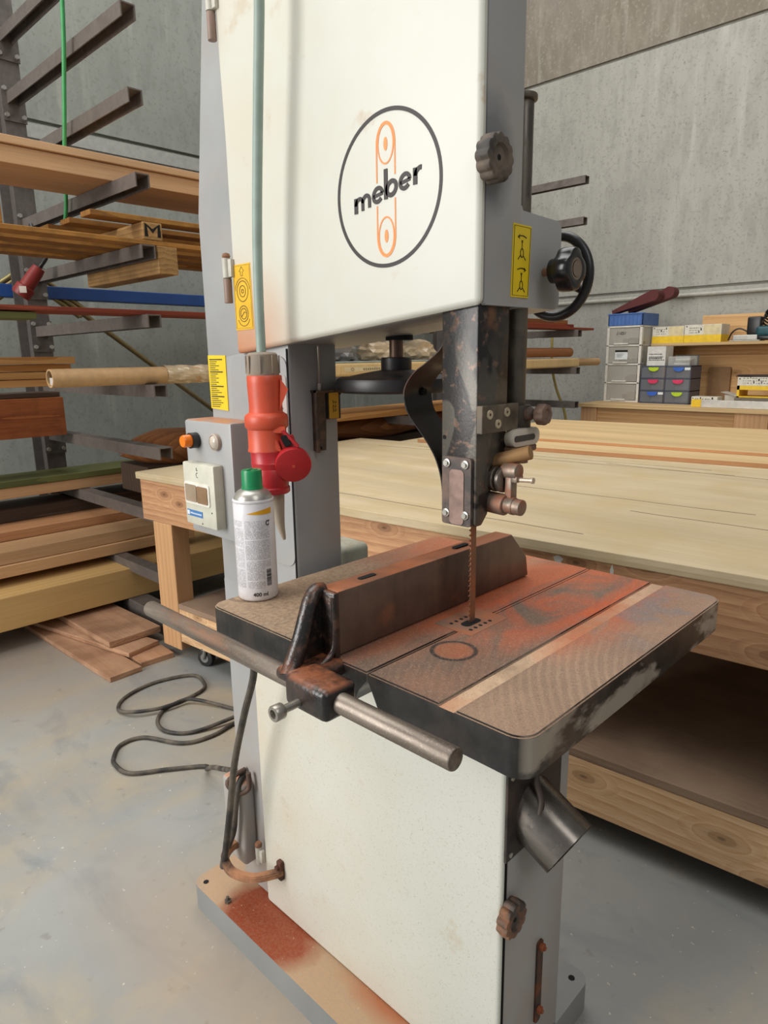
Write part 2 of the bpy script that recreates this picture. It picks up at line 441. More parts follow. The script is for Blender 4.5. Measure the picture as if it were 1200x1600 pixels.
# --- column
b = NB(); box(b, -1.197, -.9445, .7395, .850, .062, 1.40, .006)
col_o = mk('column', b, GREY, saw, 40)
b = NB(); prism(b, rrect(-1.118, -.949, .86, 1.238, .02), 'Y', .7375, .7400); mk('front_cover', b, GREY, col_o, 40)
b = NB(); box(b, -.9500, -.9470, .7385, .7402, .80, 1.25); mk('cover_gap', b, HOLE, col_o)
b = NB(); prism(b, rrect(-1.01, -.9505, 1.10, 1.205, .006), 'Y', .7362, .7376)
o = mk('rating_plate', b, plain('plate_aluminium', '#b3aaa4', .5, .2), col_o)
b = NB(); py = lambda u, v, d: (u, .7362-d, v)
stroke(b, arc(-.9615, 1.180, .0075, .0098, 75, 285, 16), .0024, py, 0); stroke(b, [(-.969, 1.180), (-.9625, 1.180)], .0022, py, 0)
stroke(b, arc(-.985, 1.180, .0075, .0098, 75, 285, 16), .0024, py, 0)
mk('conformity_mark', b, INK, o)
b = NB(); cyl(b, (-.963, .7362, 1.149), (-.963, .735, 1.149), .002, n=10); mk('rivet', b, BRIGHT, o)
# yellow text label on the left flange
b = NB(); prism(b, [(-1.1955, 1.242), (-1.1345, 1.241), (-1.1355, 1.137), (-1.1945, 1.140)], 'Y', .7380, .7394)
o = mk('instruction_label', b, YELLOW, col_o)
b = NB()
for i in range(24):
    z = 1.234-i*.0039; hd = i in (0, 6, 13, 18)
    L = .044 if hd else (.018+.022*random.random())
    box(b, -1.190, -1.190+L, .7374, .7381, z-.0008-(.0004 if hd else 0), z+.0004+(.0004 if hd else 0))
mk('printed_lines', b, INK, o)

# --- blade tension gauge bracket on the column side
XC = -.9445
b = NB(); prism(b, [(.787, 1.070), (.810, 1.070), (.812, 1.125), (.8475, 1.125), (.8475, 1.178), (.787, 1.175)], 'X', XC, XC+.010, .001)
box(b, XC+.008, XC+.016, .785, .790, 1.068, 1.178); box(b, XC, XC+.018, .785, .850, 1.174, 1.178)
o = mk('tension_gauge', b, dusty('brown_gauge_steel', '#4a4038', '#7d6450', .6, .3, .6, 60), saw)
b = NB(); box(b, XC+.0099, XC+.0106, .811, .8165, 1.127, 1.172); mk('gauge_slot', b, HOLE, o)
for y, z in ((.846, 1.171), (.797, 1.075)):
    b = NB(); cyl(b, (XC+.0095, y, z), (XC+.0108, y, z), .0028, n=12); mk('gauge_hole', b, HOLE, o)
b = NB(); prism(b, rrect(.8185, .8415, 1.126, 1.1725, .002), 'X', XC+.0102, XC+.0112); lab = mk('gauge_label', b, plain('ochre_label', '#d8a81c', .5), o)
b = NB(); px = lambda u, v, d: (XC+.0112+d, u, v)
def num2(cy, cz): return [(cy-.003, cz+.002), (cy-.001, cz+.0035), (cy+.001, cz+.0028), (cy+.001, cz+.001), (cy-.003, cz-.0015), (cy+.003, cz-.0022)]
for k, cz in enumerate((1.1555, 1.1475, 1.1405)):
    q = num2(0, 0) if k else [(-.002, .0035), (.002, .003), (-.0005, .0005), (.002, -.001), (-.003, -.0028)]
    stroke(b, [(.8305+v*1.3, cz-u*1.1) for u, v in q], .0011, px, 0, .0004)
mk('gauge_number', b, INK, lab)
b = NB(); cyl(b, (XC+.006, .801, 1.178), (XC+.006, .801, 1.255), .0016, n=8); mk('gauge_rod', b, BRIGHT, o)
b = NB(); cyl(b, (XC+.006, .801, 1.178), (XC+.006, .801, 1.190), .0035, n=12); mk('rod_nut', b, WHITEP, o)

# --- upper wheel housing
def zb(x): return 1.297+(x+.5367)*.0995
def shear(bm):
    for v in bm.verts:
        if v.co.z < 1.31: v.co.z += (v.co.x+.5367)*.0995
b = NB()
prism(b, [(-1.197, zb(-1.197)), (-1.197, 1.495), (-1.139, 1.829), (-1.128, 2.15), (-.5367, 2.15), (-.5367, 1.297)], 'Y', .7385, .8190, .004)
t = NB()
prism(t, [(.742, 1.297), (.742, 1.425), (.819, 1.425), (.822, 1.4195), (.910, 1.417)] + [(.910+.012*math.sin(a), 1.405+.012*math.cos(a)) for a in (.4, .8, 1.2, 1.57)] +
      [(.9215, 1.307), (.9185, 1.300), (.912, 1.297)], 'X', -1.0, -.5372)
shear(t); me_ = bpy.data.meshes.new('t'); t.to_mesh(me_); t.free(); b.from_mesh(me_); bpy.data.meshes.remove(me_)
hous = mk('upper_housing', b, GREY, saw, 35)
b = NB(); cyl(b, (-.8303, .895, 1.262), (-.8303, .895, 1.270), .024, n=32); mk('shaft_opening', b, HOLE, hous)
# adjustment sticker on the housing side
b = NB(); XR = -.5367
prism(b, [(.7985, 1.4015), (.8415, 1.4015), (.8380, 1.309), (.7958, 1.309)], 'X', XR-.0006, XR+.0012, .0004)
o = mk('adjustment_label', b, YELLOW, hous)
b = NB(); px = lambda u, v, d: (XR+.0012+d, u, v)
stroke(b, [(.8005, 1.399), (.8392, 1.399), (.8358, 1.3115), (.7985, 1.3115)], .0008, px, 0, .0004, True)
for cz, s in ((1.366, 1), (1.325, -1)):
    cy = .819
    stroke(b, arc(cy, cz, .0035, .0055, 0, 360, 20)[:-1], .0012, px, 0, .0005, True)
    for a in (90, 215, 325):
        ca, sa = math.cos(math.radians(a)), math.sin(math.radians(a))
        stroke(b, [(cy+ca*.0045, cz+sa*.006), (cy+ca*.011, cz+sa*.015)], .0011, px, 0, .0005)
    stroke(b, [(cy-.0015, cz+.016), (cy, cz+.011), (cy+.0015, cz+.016)], .001, px, 0, .0005)
    stroke(b, [(cy-.010+.0018*(1-abs(i-4)/4)*0, cz+.0195) if i == 0 else (cy-.010+i*.0025, cz+.0195+.0022*math.sin(i/8*PI)) for i in range(9)], .0012, px, 0, .0005)
    q = cy-.010 if s > 0 else cy+.010
    stroke(b, [(q+s*.004, cz+.0225), (q, cz+.0195), (q+s*.004, cz+.018)], .0012, px, 0, .0005)
mk('printed_arrows', b, INK, o)

# --- upper door
b = NB(); YD = .7265
prism(b, [(-1.0785, 1.2432), (-1.0785, 1.60), (-1.0865, 1.85), (-1.0865, 2.15), (-.5367, 2.15), (-.5367, 1.297)], 'Y', YD, .7392, .0085, 4)
door = mk('upper_door', b, CREAM, saw, 50)
ply = lambda u, v, d: (u, YD-d, v)
b = NB(); stroke(b, arc(-.6950, 1.457, .0965, .0985, 0, 360, 90)[:-1], .0052, ply, -.0003, .0009, True); mk('logo_ring', b, DARKINK, door)
b = NB()
ic = -.6960
for cz, s in ((1.5145, 1), (1.3975, -1)):
    stroke(b, arc(ic, cz, .0145, .0245, 0, 360, 40)[:-1], .0022, ply, -.0003, .0009, True)
    t = NB(); prism(t, [(ic+.0035*math.cos(a*PI/10), cz+.0085*math.sin(a*PI/10)) for a in range(20)], 'Y', YD-.0006, YD+.001); merge(b, t)
    e = 1.471 if s > 0 else 1.4415
    stroke(b, [(ic-.0172, e-.003), (ic-.0172, cz)]+arc(ic, cz, .0172, .0268, 180, 180-180*s, 20)[1:-1]+[(ic+.0172, cz), (ic+.0172, e+.003)], .0022, ply, -.0003, .0009)
mk('logo_wheels', b, ORINK, door)
b = NB(); W = .0072
def lt(pts): return [(-.7566+u, 1.4338+v+.18*u) for u, v in pts]
def LS(pts, w=W): stroke(b, lt(pts), w, ply, .0002, .0007)
xh = .0205
LS([(.0012, 0), (.0012, xh)])
for x0 in (.0012, .0148): LS([(x0, .010)]+arc(x0+.0068, .0105, .0068, .0072, 180, 0, 12)+[(x0+.0136, 0)], .0055)
for cx in (.0449, .0958):
    LS(arc(cx, .0108, .0086, .0086, 0, 318, 26), .0056); LS([(cx-.008, .0105), (cx+.0098, .0105)], .0046)
LS([(.0605, 0), (.0605, .0385)], .0068); LS(arc(.0712, .0108, .0086, .0086, 0, 360, 30), .0060)
LS([(.1142, 0), (.1142, xh)]); LS(arc(.1225, .0100, .0080, .0080, 178, 70, 12), .0058)
mk('logo_lettering', b, DARKINK, door)
# sticker by the hinge
b = NB(); prism(b, [(-1.0745, 1.3955), (-1.0215, 1.3955), (-1.0205, 1.2850), (-1.0735, 1.2840)], 'Y', YD-.0008, YD+.001, .0003)
o = mk('rotation_label', b, plain('orange_yellow_label', '#e6b31e', .45), door)
b = NB(); cx = -1.0475; q = lambda u, v, d: (u, YD-.0008-d, v)
stroke(b, [(-1.072, 1.393), (-1.024, 1.393), (-1.023, 1.2875), (-1.071, 1.2875)], .0006, q, 0, .0003, True)
stroke(b, [(cx-.003, 1.376), (cx-.003, 1.383), (cx-.007, 1.383), (cx, 1.391), (cx+.007, 1.383), (cx+.003, 1.383), (cx+.003, 1.376)], .0009, q, 0, .0004, True)
for r in (.003, .009, .0165): stroke(b, arc(cx, 1.350, r, r*1.05, 0, 360, 30)[:-1], .0011, q, 0, .0004, True)
stroke(b, arc(cx, 1.352, .021, .020, 0, 180, 20), .0008, q, 0, .0004)
for r in (.0135, .009): stroke(b, arc(cx, 1.312, r, r, 0, 360, 30)[:-1], .0011, q, 0, .0004, True)
stroke(b, [(cx-.007, 1.307), (cx+.002, 1.315), (cx+.007, 1.313)], .001, q, 0, .0004); stroke(b, arc(cx, 1.308, .018, .017, 200, 340, 20), .0009, q, 0, .0004)
mk('printed_wheels', b, INK, o)
for zc in (1.372, 1.79):
    b = NB(); cyl(b, (-1.0865, .722, zc-.040), (-1.0865, .722, zc+.002), .0075, n=16, bev=.001); o = mk('hinge', b, plain('primer_brown', '#8d7568', .5), saw, 40)
    b = NB(); cyl(b, (-1.0865, .722, zc+.003), (-1.0865, .722, zc+.036), .0078, n=16); box(b, -1.0865, -1.070, .7195, .7275, zc+.004, zc+.034, .001); mk('hinge_leaf', b, plain('hinge_white', '#c3bfb2', .5), o, 40)
    b = NB(); lathe(b, [(0, .046), (.006, .044), (.0075, .040), (.006, .036), (0, .036)], (-1.0865, .722, zc), n=16); mk('hinge_knob', b, RUSTM, o, 40)

# --- lower cabinet and door
b = NB(); box(b, -1.197, -.479, .7390, .9150, .062, .790, .005)
low = mk('lower_cabinet', b, GREY, saw, 35)
b = NB(); box(b, -1.0895, -.479, YD, .7376, .064, .795, .007, 3)
ldoor = mk('lower_door', b, CREAM, saw, 50)
b = NB(); box(b, -.4815, -.4785, .7372, .7398, .063, .79); mk('door_gap', b, HOLE, low)
b = NB(); box(b, -1.207, -1.1330, .705, .742, .135, .335, .009, 3); mk('side_cover', b, GREY, low, 50)
b = NB(); cyl(b, (-1.104, .722, .155), (-1.104, .722, .196), .0075, n=16); box(b, -1.104, -1.088, .718, .728, .160, .190, .002); o = mk('lower_hinge', b, plain('hinge_white', '#c3bfb2'), ldoor, 40)
b = NB(); lathe(b, [(.0078, 0), (.0082, .005), (.006, .009), (0, .010)], (-1.104, .722, .196), n=16); mk('hinge_cap', b, RUSTM, o, 40)
b = NB(); tube(b, [(-1.156, .735, .355), (-1.158, .690, .345), (-1.140, .700, .320), (-1.128, .722, .326), (-1.130, .725, .362)], .0055, 10, 6)
mk('cable_hook', b, dusty('rusted_hook', '#6a5448', '#4a3a30', .7, .2), low, 60)
# curved rusty door catch
b = NB()
P = catmull([(-1.150, .735, .178), (-1.166, .700, .178), (-1.148, .664, .178), (-1.100, .650, .178), (-1.055, .668, .178), (-1.030, .705, .178), (-1.026, .724, .178)], 8)
t = NB(); rings = []
for i, p in enumerate(P):
    tg = (P[min(i+1, len(P)-1)]-P[max(i-1, 0)]).normalized(); nn = tg.cross(Vector((0, 0, 1)))
    rings.append([t.verts.new(p+nn*a*.0085+Vector((0, 0, c*.0075))) for a, c in ((1, 1), (-1, 1), (-1, -1), (1, -1))])
for A, B_ in zip(rings, rings[1:]):
    for j in range(4): t.faces.new((A[j], A[(j+1) % 4], B_[(j+1) % 4], B_[j]))
t.faces.new(rings[0]); t.faces.new(rings[-1][::-1])
bmesh.ops.recalc_face_normals(t, faces=t.faces)
bmesh.ops.bevel(t, geom=[e for e in t.edges if len(e.link_faces) == 2 and e.link_faces[0].normal.dot(e.link_faces[1].normal) < .4], offset=.002, segments=2, affect='EDGES')
merge(b, t); h = mk('door_catch', b, RUSTM, saw, 50)
b = NB(); box(b, -1.034, -1.019, .716, .7275, .158, .203, .003); cyl(b, (-1.027, .716, .172), (-1.027, .708, .172), .005, n=8); cyl(b, (-1.027, .716, .191), (-1.027, .710, .191), .005, n=8)
mk('catch_plate', b, dusty('dark_rust_plate', '#3a2a22', '#6d3d27', .8), h)

def lobed(bm, base, d, R, h, lobes, depth, dish=.0):
    n = lobes*8; M = Matrix.Translation(Vector(base)) @ orient(d); t = bmesh.new(); rings = []
    for r, z in ((.80, 0), (.97, h*.10), (1, h*.25), (1, h*.80), (.95, h*.95), (.86, h), (.55, h), (.45, h-dish), (.2, h-dish)):
        ring = []
        for i in range(n):
            a = 2*PI*i/n; rr = R*r*(1-depth*(.5-.5*math.cos(a*lobes))**2 if r > .7 else 1)
            ring.append(t.verts.new((rr*math.cos(a), rr*math.sin(a), z)))
        rings.append(ring)
    for A, B_ in zip(rings, rings[1:]):
        for i in range(n): t.faces.new((A[i], A[(i+1) % n], B_[(i+1) % n], B_[i]))
    t.faces.new(rings[0][::-1]); t.faces.new(rings[-1])
    bmesh.ops.recalc_face_normals(t, faces=t.faces); merge(bm, t, M)
b = NB(); lobed(b, (XR, .7385, 1.4655), (1, 0, 0), .0285, .022, 12, .09, .004)
k = mk('door_knob', b, KNOB, door, 35)
b = NB(); cyl(b, (XR+.0170, .7385, 1.4655), (XR+.0186, .7385, 1.4655), .0034, n=12); mk('knob_screw', b, HOLE, k)
b = NB(); lobed(b, (-.479, .7390, .4135), (1, 0, 0), .0290, .021, 11, .12, .004)
k = mk('door_knob', b, KNOB_R, ldoor, 35)
b = NB(); cyl(b, (-.4630, .739, .4135), (-.4614, .739, .4135), .0038, n=12); mk('knob_screw', b, HOLE, k)
# star knob and shaft on the housing side
b = NB(); lathe(b, [(.0165, 0), (.0165, .010), (.0165, .011)], (-.523, .878, 1.346), (1, 0, 0), 24); lobed(b, (-.512, .878, 1.346), (1, 0, 0), .0290, .026, 4, .17, .001)
k = mk('guide_lock_knob', b, plain('glossy_black_knob', '#1d1d1e', .22), hous, 40)
b = NB(); cyl(b, (XR, .878, 1.346), (-.520, .878, 1.346), .0055, n=14); mk('shaft', b, dusty('rusty_shaft', '#8a6a52', '#c08a64', .5, .4), k)
b = NB(); lathe(b, [(.011, 0), (.0135, .0008), (.0145, .0003)], (-.4865, .878, 1.346), (1, 0, 0), 24); lathe(b, [(0, 0), (.0105, 0)], (-.4858, .878, 1.346), (1, 0, 0), 24); mk('knob_cap', b, plain('worn_cap', '#77695a', .5), k, 40)
# guide raising handwheel at the back of the housing
b = NB(); hw = (-.5666, .962, 1.348)
t = NB(); tube(t, [(hw[0]+.054*math.cos(a*PI/24), hw[1], hw[2]+.058*math.sin(a*PI/24)) for a in range(48)], .0075, 12, smooth=False, closed=True); merge(b, t)
for a in (95, 215, 335):
    c_, s_ = math.cos(math.radians(a)), math.sin(math.radians(a)); tube(b, [(hw[0]+.008*c_, hw[1]-.012, hw[2]+.008*s_), (hw[0]+.054*c_, hw[1], hw[2]+.058*s_)], .006, 8, smooth=False)
cyl(b, (hw[0], .921, hw[2]), (hw[0], .965, hw[2]), .012)
mk('guide_handwheel', b, BLACK, saw, 50)

# --- guide post
b = NB()
prism(b, [(.735, 1.006), (.738, 1.003), (.7500, 1.003), (.7640, 1.018), (.7660, 1.030), (.7660, 1.080), (.770, 1.086), (.8045, 1.089), (.806, 1.310), (.735, 1.310)], 'X', -.6035, -.543, .0025)
post = mk('guide_post', b, POST, saw, 40)
b = NB(); prism(b, rrect(-.5975, -.5475, 1.003, 1.0985, .004), 'Y', .7295, .7352); pl = mk('cover_plate', b, dusty('dark_cover_plate', '#4c4846', '#8c7468', .45, .5, .7, 25), post, 40)
b = NB(); prism(b, rrect(-.5835, -.5590, 1.0045, 1.0815, .006), 'Y', .7282, .7296); mk('plate_recess', b, dusty('pinkish_recess', '#9d8277', '#6b5a54', .6, .2, .7, 25), pl)
for x, z in ((-.5885, 1.0895), (-.5570, 1.0895), (-.5895, 1.0190), (-.5560, 1.0190)):
    b = NB(); cyl(b, (x, .7297, z), (x, .7272, z), .0062, n=20, bev=.0008); cyl(b, (x, .7275, z), (x, .7245, z), .0040, n=6); mk('screw', b, BRIGHT, pl, 40)
b = NB(); cyl(b, (-.598, .7346, 1.124), (-.598, .7356-.0012, 1.124), .003, n=12); mk('screw_hole', b, HOLE, post)
b = NB(); box(b, -.543, -.5330, .7335, .8180, 1.1315, 1.1685, .0012); gb = mk('guide_clamp', b, dusty('dirty_clamp_steel', '#5f584e', '#8b7a66', .45, .5, .7, 30, top=False), post)
for y, z in ((.7495, 1.1565), (.7895, 1.1575), (.7690, 1.1430)):
    b = NB(); lathe(b, [(.0022, .0003), (.0022, .0014), (.0060, .0016), (.0066, .0002)], (-.5331, y, z), (1, 0, 0), 20); mk('screw', b, plain('countersunk_screw', '#c4b99f', .4, .5), gb, 40)
# round lifting tube with its sleeve
b = NB(); cyl(b, (-.5545, .8420, 1.158), (-.5545, .8420, 1.560), .0142, n=28, bev=.002)
tb = mk('lift_tube', b, TUBE, post, 40)
b = NB(); cyl(b, (-.5545, .8420, 1.558), (-.5545, .8420, 1.566), .0185, n=28, bev=.002); mk('tube_cap', b, plain('olive_brown_cap', '#5d5346', .5), tb, 40)
b = NB(); cyl(b, (-.5500, .8400, 1.128), (-.5500, .8400, 1.164), .0200, n=28, bev=.002); sl = mk('clamp_sleeve', b, dusty('dark_sleeve', '#36302b', '#6b5a4a', .5, .3, .6, 30), post, 40)
b = NB(); cyl(b, (-.532, .840, 1.1520), (-.510, .840, 1.1520), .0052, n=16); lathe(b, [(.010, 0), (.0095, .006), (.006, .010)], (-.532, .840, 1.1520), (1, 0, 0), 18)
lobed(b, (-.5155, .840, 1.1520), (1, 0, 0), .0150, .0155, 7, .10, .002); mk('sleeve_knob', b, dusty('dusty_knurled_knob', '#54443c', '#9a7d6a', .5, .2), sl, 40)
# white slotted nylon stop
b = NB(); t = NB(); prism(t, rrect(.795, .866, 1.1075, 1.1325, .0120, 8), 'X', -.541, -.5265, .0015); merge(b, t)
ns = mk('slotted_stop', b, WHITEP, post, 40)
b = NB(); prism(b, rrect(.800, .852, 1.1150, 1.1235, .004, 5), 'X', -.5268, -.5258); mk('slot', b, plain('painted_slot_shade', '#4a4540', .7), ns)  # flat inlay, the slot's inner shade painted as a dark colour
b = NB(); box(b, -.556, -.528, .800, .862, 1.098, 1.108, .003); cyl(b, (-.5375, .829, 1.083), (-.5375, .829, 1.10), .013, n=20); mk('stop_bracket', b, dusty('brown_bracket', '#5a4336', '#9a7458', .6), post, 40)
# blade guide bearings below
b = NB(); cyl(b, (-.558, .780, 1.086), (-.497, .796, 1.1045), .0098, n=20, bev=.001); mk('guide_axle', b, dusty('brown_axle', '#7a5a3a', '#b08a5c', .45, .4), post, 40)
b = NB()
for x0 in (-.556, -.545, -.534): lathe(b, [(.005, 0), (.0165, .0005), (.0185, .002), (.0185, .0065), (.0165, .008), (.005, .0085)], (x0, .7800, 1.0660), (1, 0, 0), 28)
mk('thrust_bearing', b, plain('bearing_steel', '#8f857c', .28, .85), post, 40)
b = NB(); box(b, -.524, -.513, .7745, .7900, 1.0220, 1.0780, .002); cyl(b, (-.530, .7825, 1.0780), (-.506, .7825, 1.0780), .0115, n=20, bev=.001); box(b, -.513, -.504, .7740, .7905, 1.0640, 1.0725, .001)
br = mk('guide_bracket', b, OSTEEL, post, 40)
b = NB(); cyl(b, (-.505, .7810, 1.0675), (-.483, .7810, 1.0690), .0032, n=12); cyl(b, (-.485, .7810, 1.0688), (-.482, .7810, 1.0690), .0042, n=12); mk('guide_pin', b, plain('pale_pin', '#cbb9a6', .4, .4), br, 40)
b = NB(); cyl(b, (-.560, .7760, 1.0330), (-.521, .7760, 1.0310), .0150, n=26, bev=.002); cyl(b, (-.522, .7760, 1.0315), (-.495, .7760, 1.0305), .0112, n=26, bev=.0012); cyl(b, (-.512, .7760, 1.0311), (-.507, .7760, 1.0310), .0120, n=26)
mk('guide_cylinder', b, OSTEEL, br, 40)
# black curved sheet guard
b = NB()
prof = [(-.6035, 1.290), (-.6035, 1.262), (-.6130, 1.2430), (-.6380, 1.2250), (-.6600, 1.2120), (-.6760, 1.1950), (-.6810, 1.1790), (-.6750, 1.1560), (-.6600, 1.1380), (-.6380, 1.1150), (-.6210, 1.0920), (-.6105, 1.0650), (-.6065, 1.0350), (-.6060, 1.0030)]
P = catmull([(x, 0, z) for x, z in prof], 5)
t = NB(); V = [[t.verts.new((p.x+dx, y, p.z)) for p in P] for dx in (0, .0022) for y in (.741, .802)]
for i in range(len(P)-1):
    t.faces.new((V[0][i], V[0][i+1], V[1][i+1], V[1][i])); t.faces.new((V[2][i], V[3][i], V[3][i+1], V[2][i+1]))
    t.faces.new((V[0][i], V[2][i], V[2][i+1], V[0][i+1])); t.faces.new((V[1][i], V[1][i+1], V[3][i+1], V[3][i]))
merge(b, t); lg = mk('blade_guard', b, LEAF, post, 60)
b = NB(); cyl(b, (-.679, .782, 1.182), (-.6745, .782, 1.182), .0052, n=16); mk('guard_hole', b, HOLE, lg)
# tension handwheel hanging under the housing
b = NB(); hc = (-.838, .895, 0)
lathe(b, [(0, 1.205), (.024, 1.212), (.06, 1.206), (.088, 1.2005), (.099, 1.2000), (.106, 1.197), (.109, 1.190), (.107, 1.178), (.102, 1.174), (.094, 1.176), (.085, 1.192), (.03, 1.200), (0, 1.200)], hc, n=56)
lathe(b, [(.026, 1.208), (.027, 1.213), (.027, 1.2315), (.025, 1.233), (0, 1.233)], hc, n=32)
hwm = mk('tension_handwheel', b, dusty('dusty_black_handwheel', '#232122', '#5f4a3e', .42, 0, .7, 14, .45, .7, top=True), saw, 40)
b = NB(); cyl(b, (hc[0], hc[1], 1.230), (hc[0], hc[1], 1.272), .0122, n=20); mk('tension_screw', b, dusty('rusty_screw', '#6d5648', '#96775f', .4, .6), hwm, 40)

# --- blade
b = NB(); x = -.560; pts = []
z = .80; pitch = .0075
while z < 1.01:
    pts += [(.7435, z), (.7475, z+.0008), (.7480, z+pitch*.55)]; z += pitch
pts += [(.7600, z), (.7600, .80)]
prism(b, pts, 'X', x-.0005, x+.0005); mk('saw_blade', b, dusty('dusted_blade_steel', '#8c6a55', '#a7653f', .4, .5, .8, 60), saw)

# --- table
def edge_bevel(t, test, r):
    es = [e for e in t.edges if test(e.verts[0].co, e.verts[1].co)]
    bmesh.ops.bevel(t, geom=es, offset=r, segments=6, affect='EDGES', profile=.5)
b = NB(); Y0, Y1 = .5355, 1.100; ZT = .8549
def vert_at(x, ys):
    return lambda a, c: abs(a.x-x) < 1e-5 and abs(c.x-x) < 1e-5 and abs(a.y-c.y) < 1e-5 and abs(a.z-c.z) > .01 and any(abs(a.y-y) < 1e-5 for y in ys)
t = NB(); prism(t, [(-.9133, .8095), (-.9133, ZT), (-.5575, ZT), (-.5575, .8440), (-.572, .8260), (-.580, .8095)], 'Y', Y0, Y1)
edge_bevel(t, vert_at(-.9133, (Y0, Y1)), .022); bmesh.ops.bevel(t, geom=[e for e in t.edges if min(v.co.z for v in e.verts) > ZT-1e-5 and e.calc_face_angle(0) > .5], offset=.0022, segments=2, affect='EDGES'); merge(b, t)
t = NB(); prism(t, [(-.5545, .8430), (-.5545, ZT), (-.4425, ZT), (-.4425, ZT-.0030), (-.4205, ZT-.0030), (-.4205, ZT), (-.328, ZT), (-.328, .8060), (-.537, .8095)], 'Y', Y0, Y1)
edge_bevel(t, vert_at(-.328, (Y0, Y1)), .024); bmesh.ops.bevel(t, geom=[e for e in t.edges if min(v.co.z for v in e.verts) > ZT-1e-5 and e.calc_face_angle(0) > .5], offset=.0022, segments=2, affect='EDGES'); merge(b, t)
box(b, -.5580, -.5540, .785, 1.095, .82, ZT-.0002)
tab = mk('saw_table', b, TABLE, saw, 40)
b = NB(); prism(b, rrect(-.598, -.530, .7120, .8020, .003), 'Z', ZT-.001, ZT+.0004); ins = mk('table_insert', b, dusty('dusted_insert', '#8a6a55', '#a8633f', .7, 0, .8, 14), tab)
b = NB(); prism(b, rrect(-.5680, -.5520, .7330, .7690, .007), 'Z', ZT, ZT+.0010)
for i in range(5):
    for x in (-.578, -.543): 
        y = .728+i*.0115; prism(b, [(x+.0030*math.cos(a*PI/5), y+.0024*math.sin(a*PI/5)) for a in range(10)], 'Z', ZT, ZT+.0010)
mk('blade_opening', b, HOLE, ins)
b = NB(); box(b, -.80, -.575, .70, .93, .745, .812, .01); box(b, -.74, -.60, .76, .88, .60, .76, .01); mk('trunnion', b, BLACK, saw)

# --- fence rail and rip fence
b = NB(); cyl(b, (-1.005, .481, .8405), (-.3745, .481, .8405), .0127, n=32, bev=.0025)
rail = mk('fence_rail', b, ROD, saw, 40)
b = NB(); prism(b, [(.5435, .8570), (.5435, .9435), (.936, .9410), (.9820, .8930), (.9890, .8570)], 'X', -.6500, -.6150, .0022)
fence = mk('rip_fence', b, FENCE, saw, 40)
for y0, y1 in ((.597, .628), (.800, .835)):
    b = NB(); prism(b, rrect(-.637, -.628, y0, y1, .004), 'Z', .9395, .9442); mk('fence_slot', b, HOLE, fence)
b = NB()
g_ = [(.5440, .9450), (.5300, .9440), (.5200, .9370), (.4960, .8780), (.4900, .8560), (.4960, .8460), (.5440, .8560)]
prism(b, g_, 'X', -.6560, -.6390, .003)
tube(b, [(-.645, .5440, .9400), (-.645, .5320, .9400), (-.644, .5210, .9280), (-.642, .5030, .8860), (-.640, .4860, .8560), (-.636, .4760, .8440)], lambda t: .0098+.0028*t, 14, 6)
box(b, -.6560, -.6130, .535, .5445, .853, .9435, .003)
tube(b, [(-.6170, .5380, .938), (-.6170, .5370, .875), (-.6170, .5220, .856), (-.6170, .500, .850)], .0042, 10, 6)
box(b, -.6220, -.5440, .4560, .5080, .8205, .8610, .009, 4); box(b, -.656, -.5980, .4680, .5440, .8360, .8560, .008, 3)
br = mk('fence_bracket', b, CAST, fence, 40)
b = NB(); cyl(b, (-.5930, .460, .8330), (-.5930, .430, .8330), .0052, n=14); t = NB()
lathe(b, [(.0092, 0), (.0098, .001), (.0098, .0125), (.009, .0135), (.0055, .0135), (.0055, .008), (0, .008)], (-.5930, .4320, .8330), (0, -1, 0), 24); t.free()
mk('clamp_screw', b, plain('screw_steel', '#a8a298', .3, .7), br, 40)

# --- switch box
b = NB(); box(b, -1.2035, -1.0440, .680, .800, .900, 1.1225, .006)
cb = mk('switch_box', b, GREY, saw, 40)
b = NB(); box(b, -1.1850, -1.0770, .6590, .6810, .9230, 1.0440, .003); sw = mk('switch_plate', b, plain('ivory_switch_plastic', '#c9c7b6', .45), cb, 40)
t_ = .6590
b = NB(); prism(b, rrect(-1.1800, -1.0935, .9650, 1.0070, .005), 'Y', t_-.0022, t_+.001); fr = mk('button_frame', b, plain('white_frame', '#e4e1d6', .4), sw)
b = NB(); prism(b, rrect(-1.1760, -1.1365, .9695, 1.0025, .003), 'Y', t_-.0034, t_-.002); mk('push_button', b, dusty('tan_button', '#a39079', '#7d6750', .5), fr)
b = NB(); prism(b, rrect(-1.1345, -1.0985, .9690, 1.0015, .003), 'Y', t_-.0034, t_-.002); mk('push_button', b, dusty('brown_button', '#957452', '#6d5338', .5), fr)
b = NB(); prism(b, [(-1.1780, .9520), (-1.1235, .9520), (-1.1235, .9400), (-1.1780, .9400)], 'Y', t_-.0008, t_+.001); bl = mk('maker_label', b, plain('blue_label', '#3f74ad', .5), sw)
b = NB(); box(b, -1.1765, -1.1685, t_-.0014, t_-.0007, .9420, .9500)
for i in range(14): box(b, -1.1660+i*.0029, -1.1660+i*.0029+.0020, t_-.0014, t_-.0007, .9445, .9470+(.001 if i in (0, 2) else 0))
mk('label_print', b, plain('label_white', '#d5dde4', .5), bl)
b = NB(); q = lambda u, v, d: (u, t_-d, v)
stroke(b, arc(-1.133, 1.0220, .004, .0045, 60, 300, 12), .0010, q, 0, .0004); stroke(b, [(-1.1345, 1.0360), (-1.1345, 1.0310), (-1.1310, 1.0310)], .0018, q, 0, .0004)
for x, z in ((-1.126, .9290), (-1.0905, .955)): cyl(b, (x, t_, z), (x, t_-.0005, z), .0016, n=8)
mk('plate_marks', b, INK, sw)
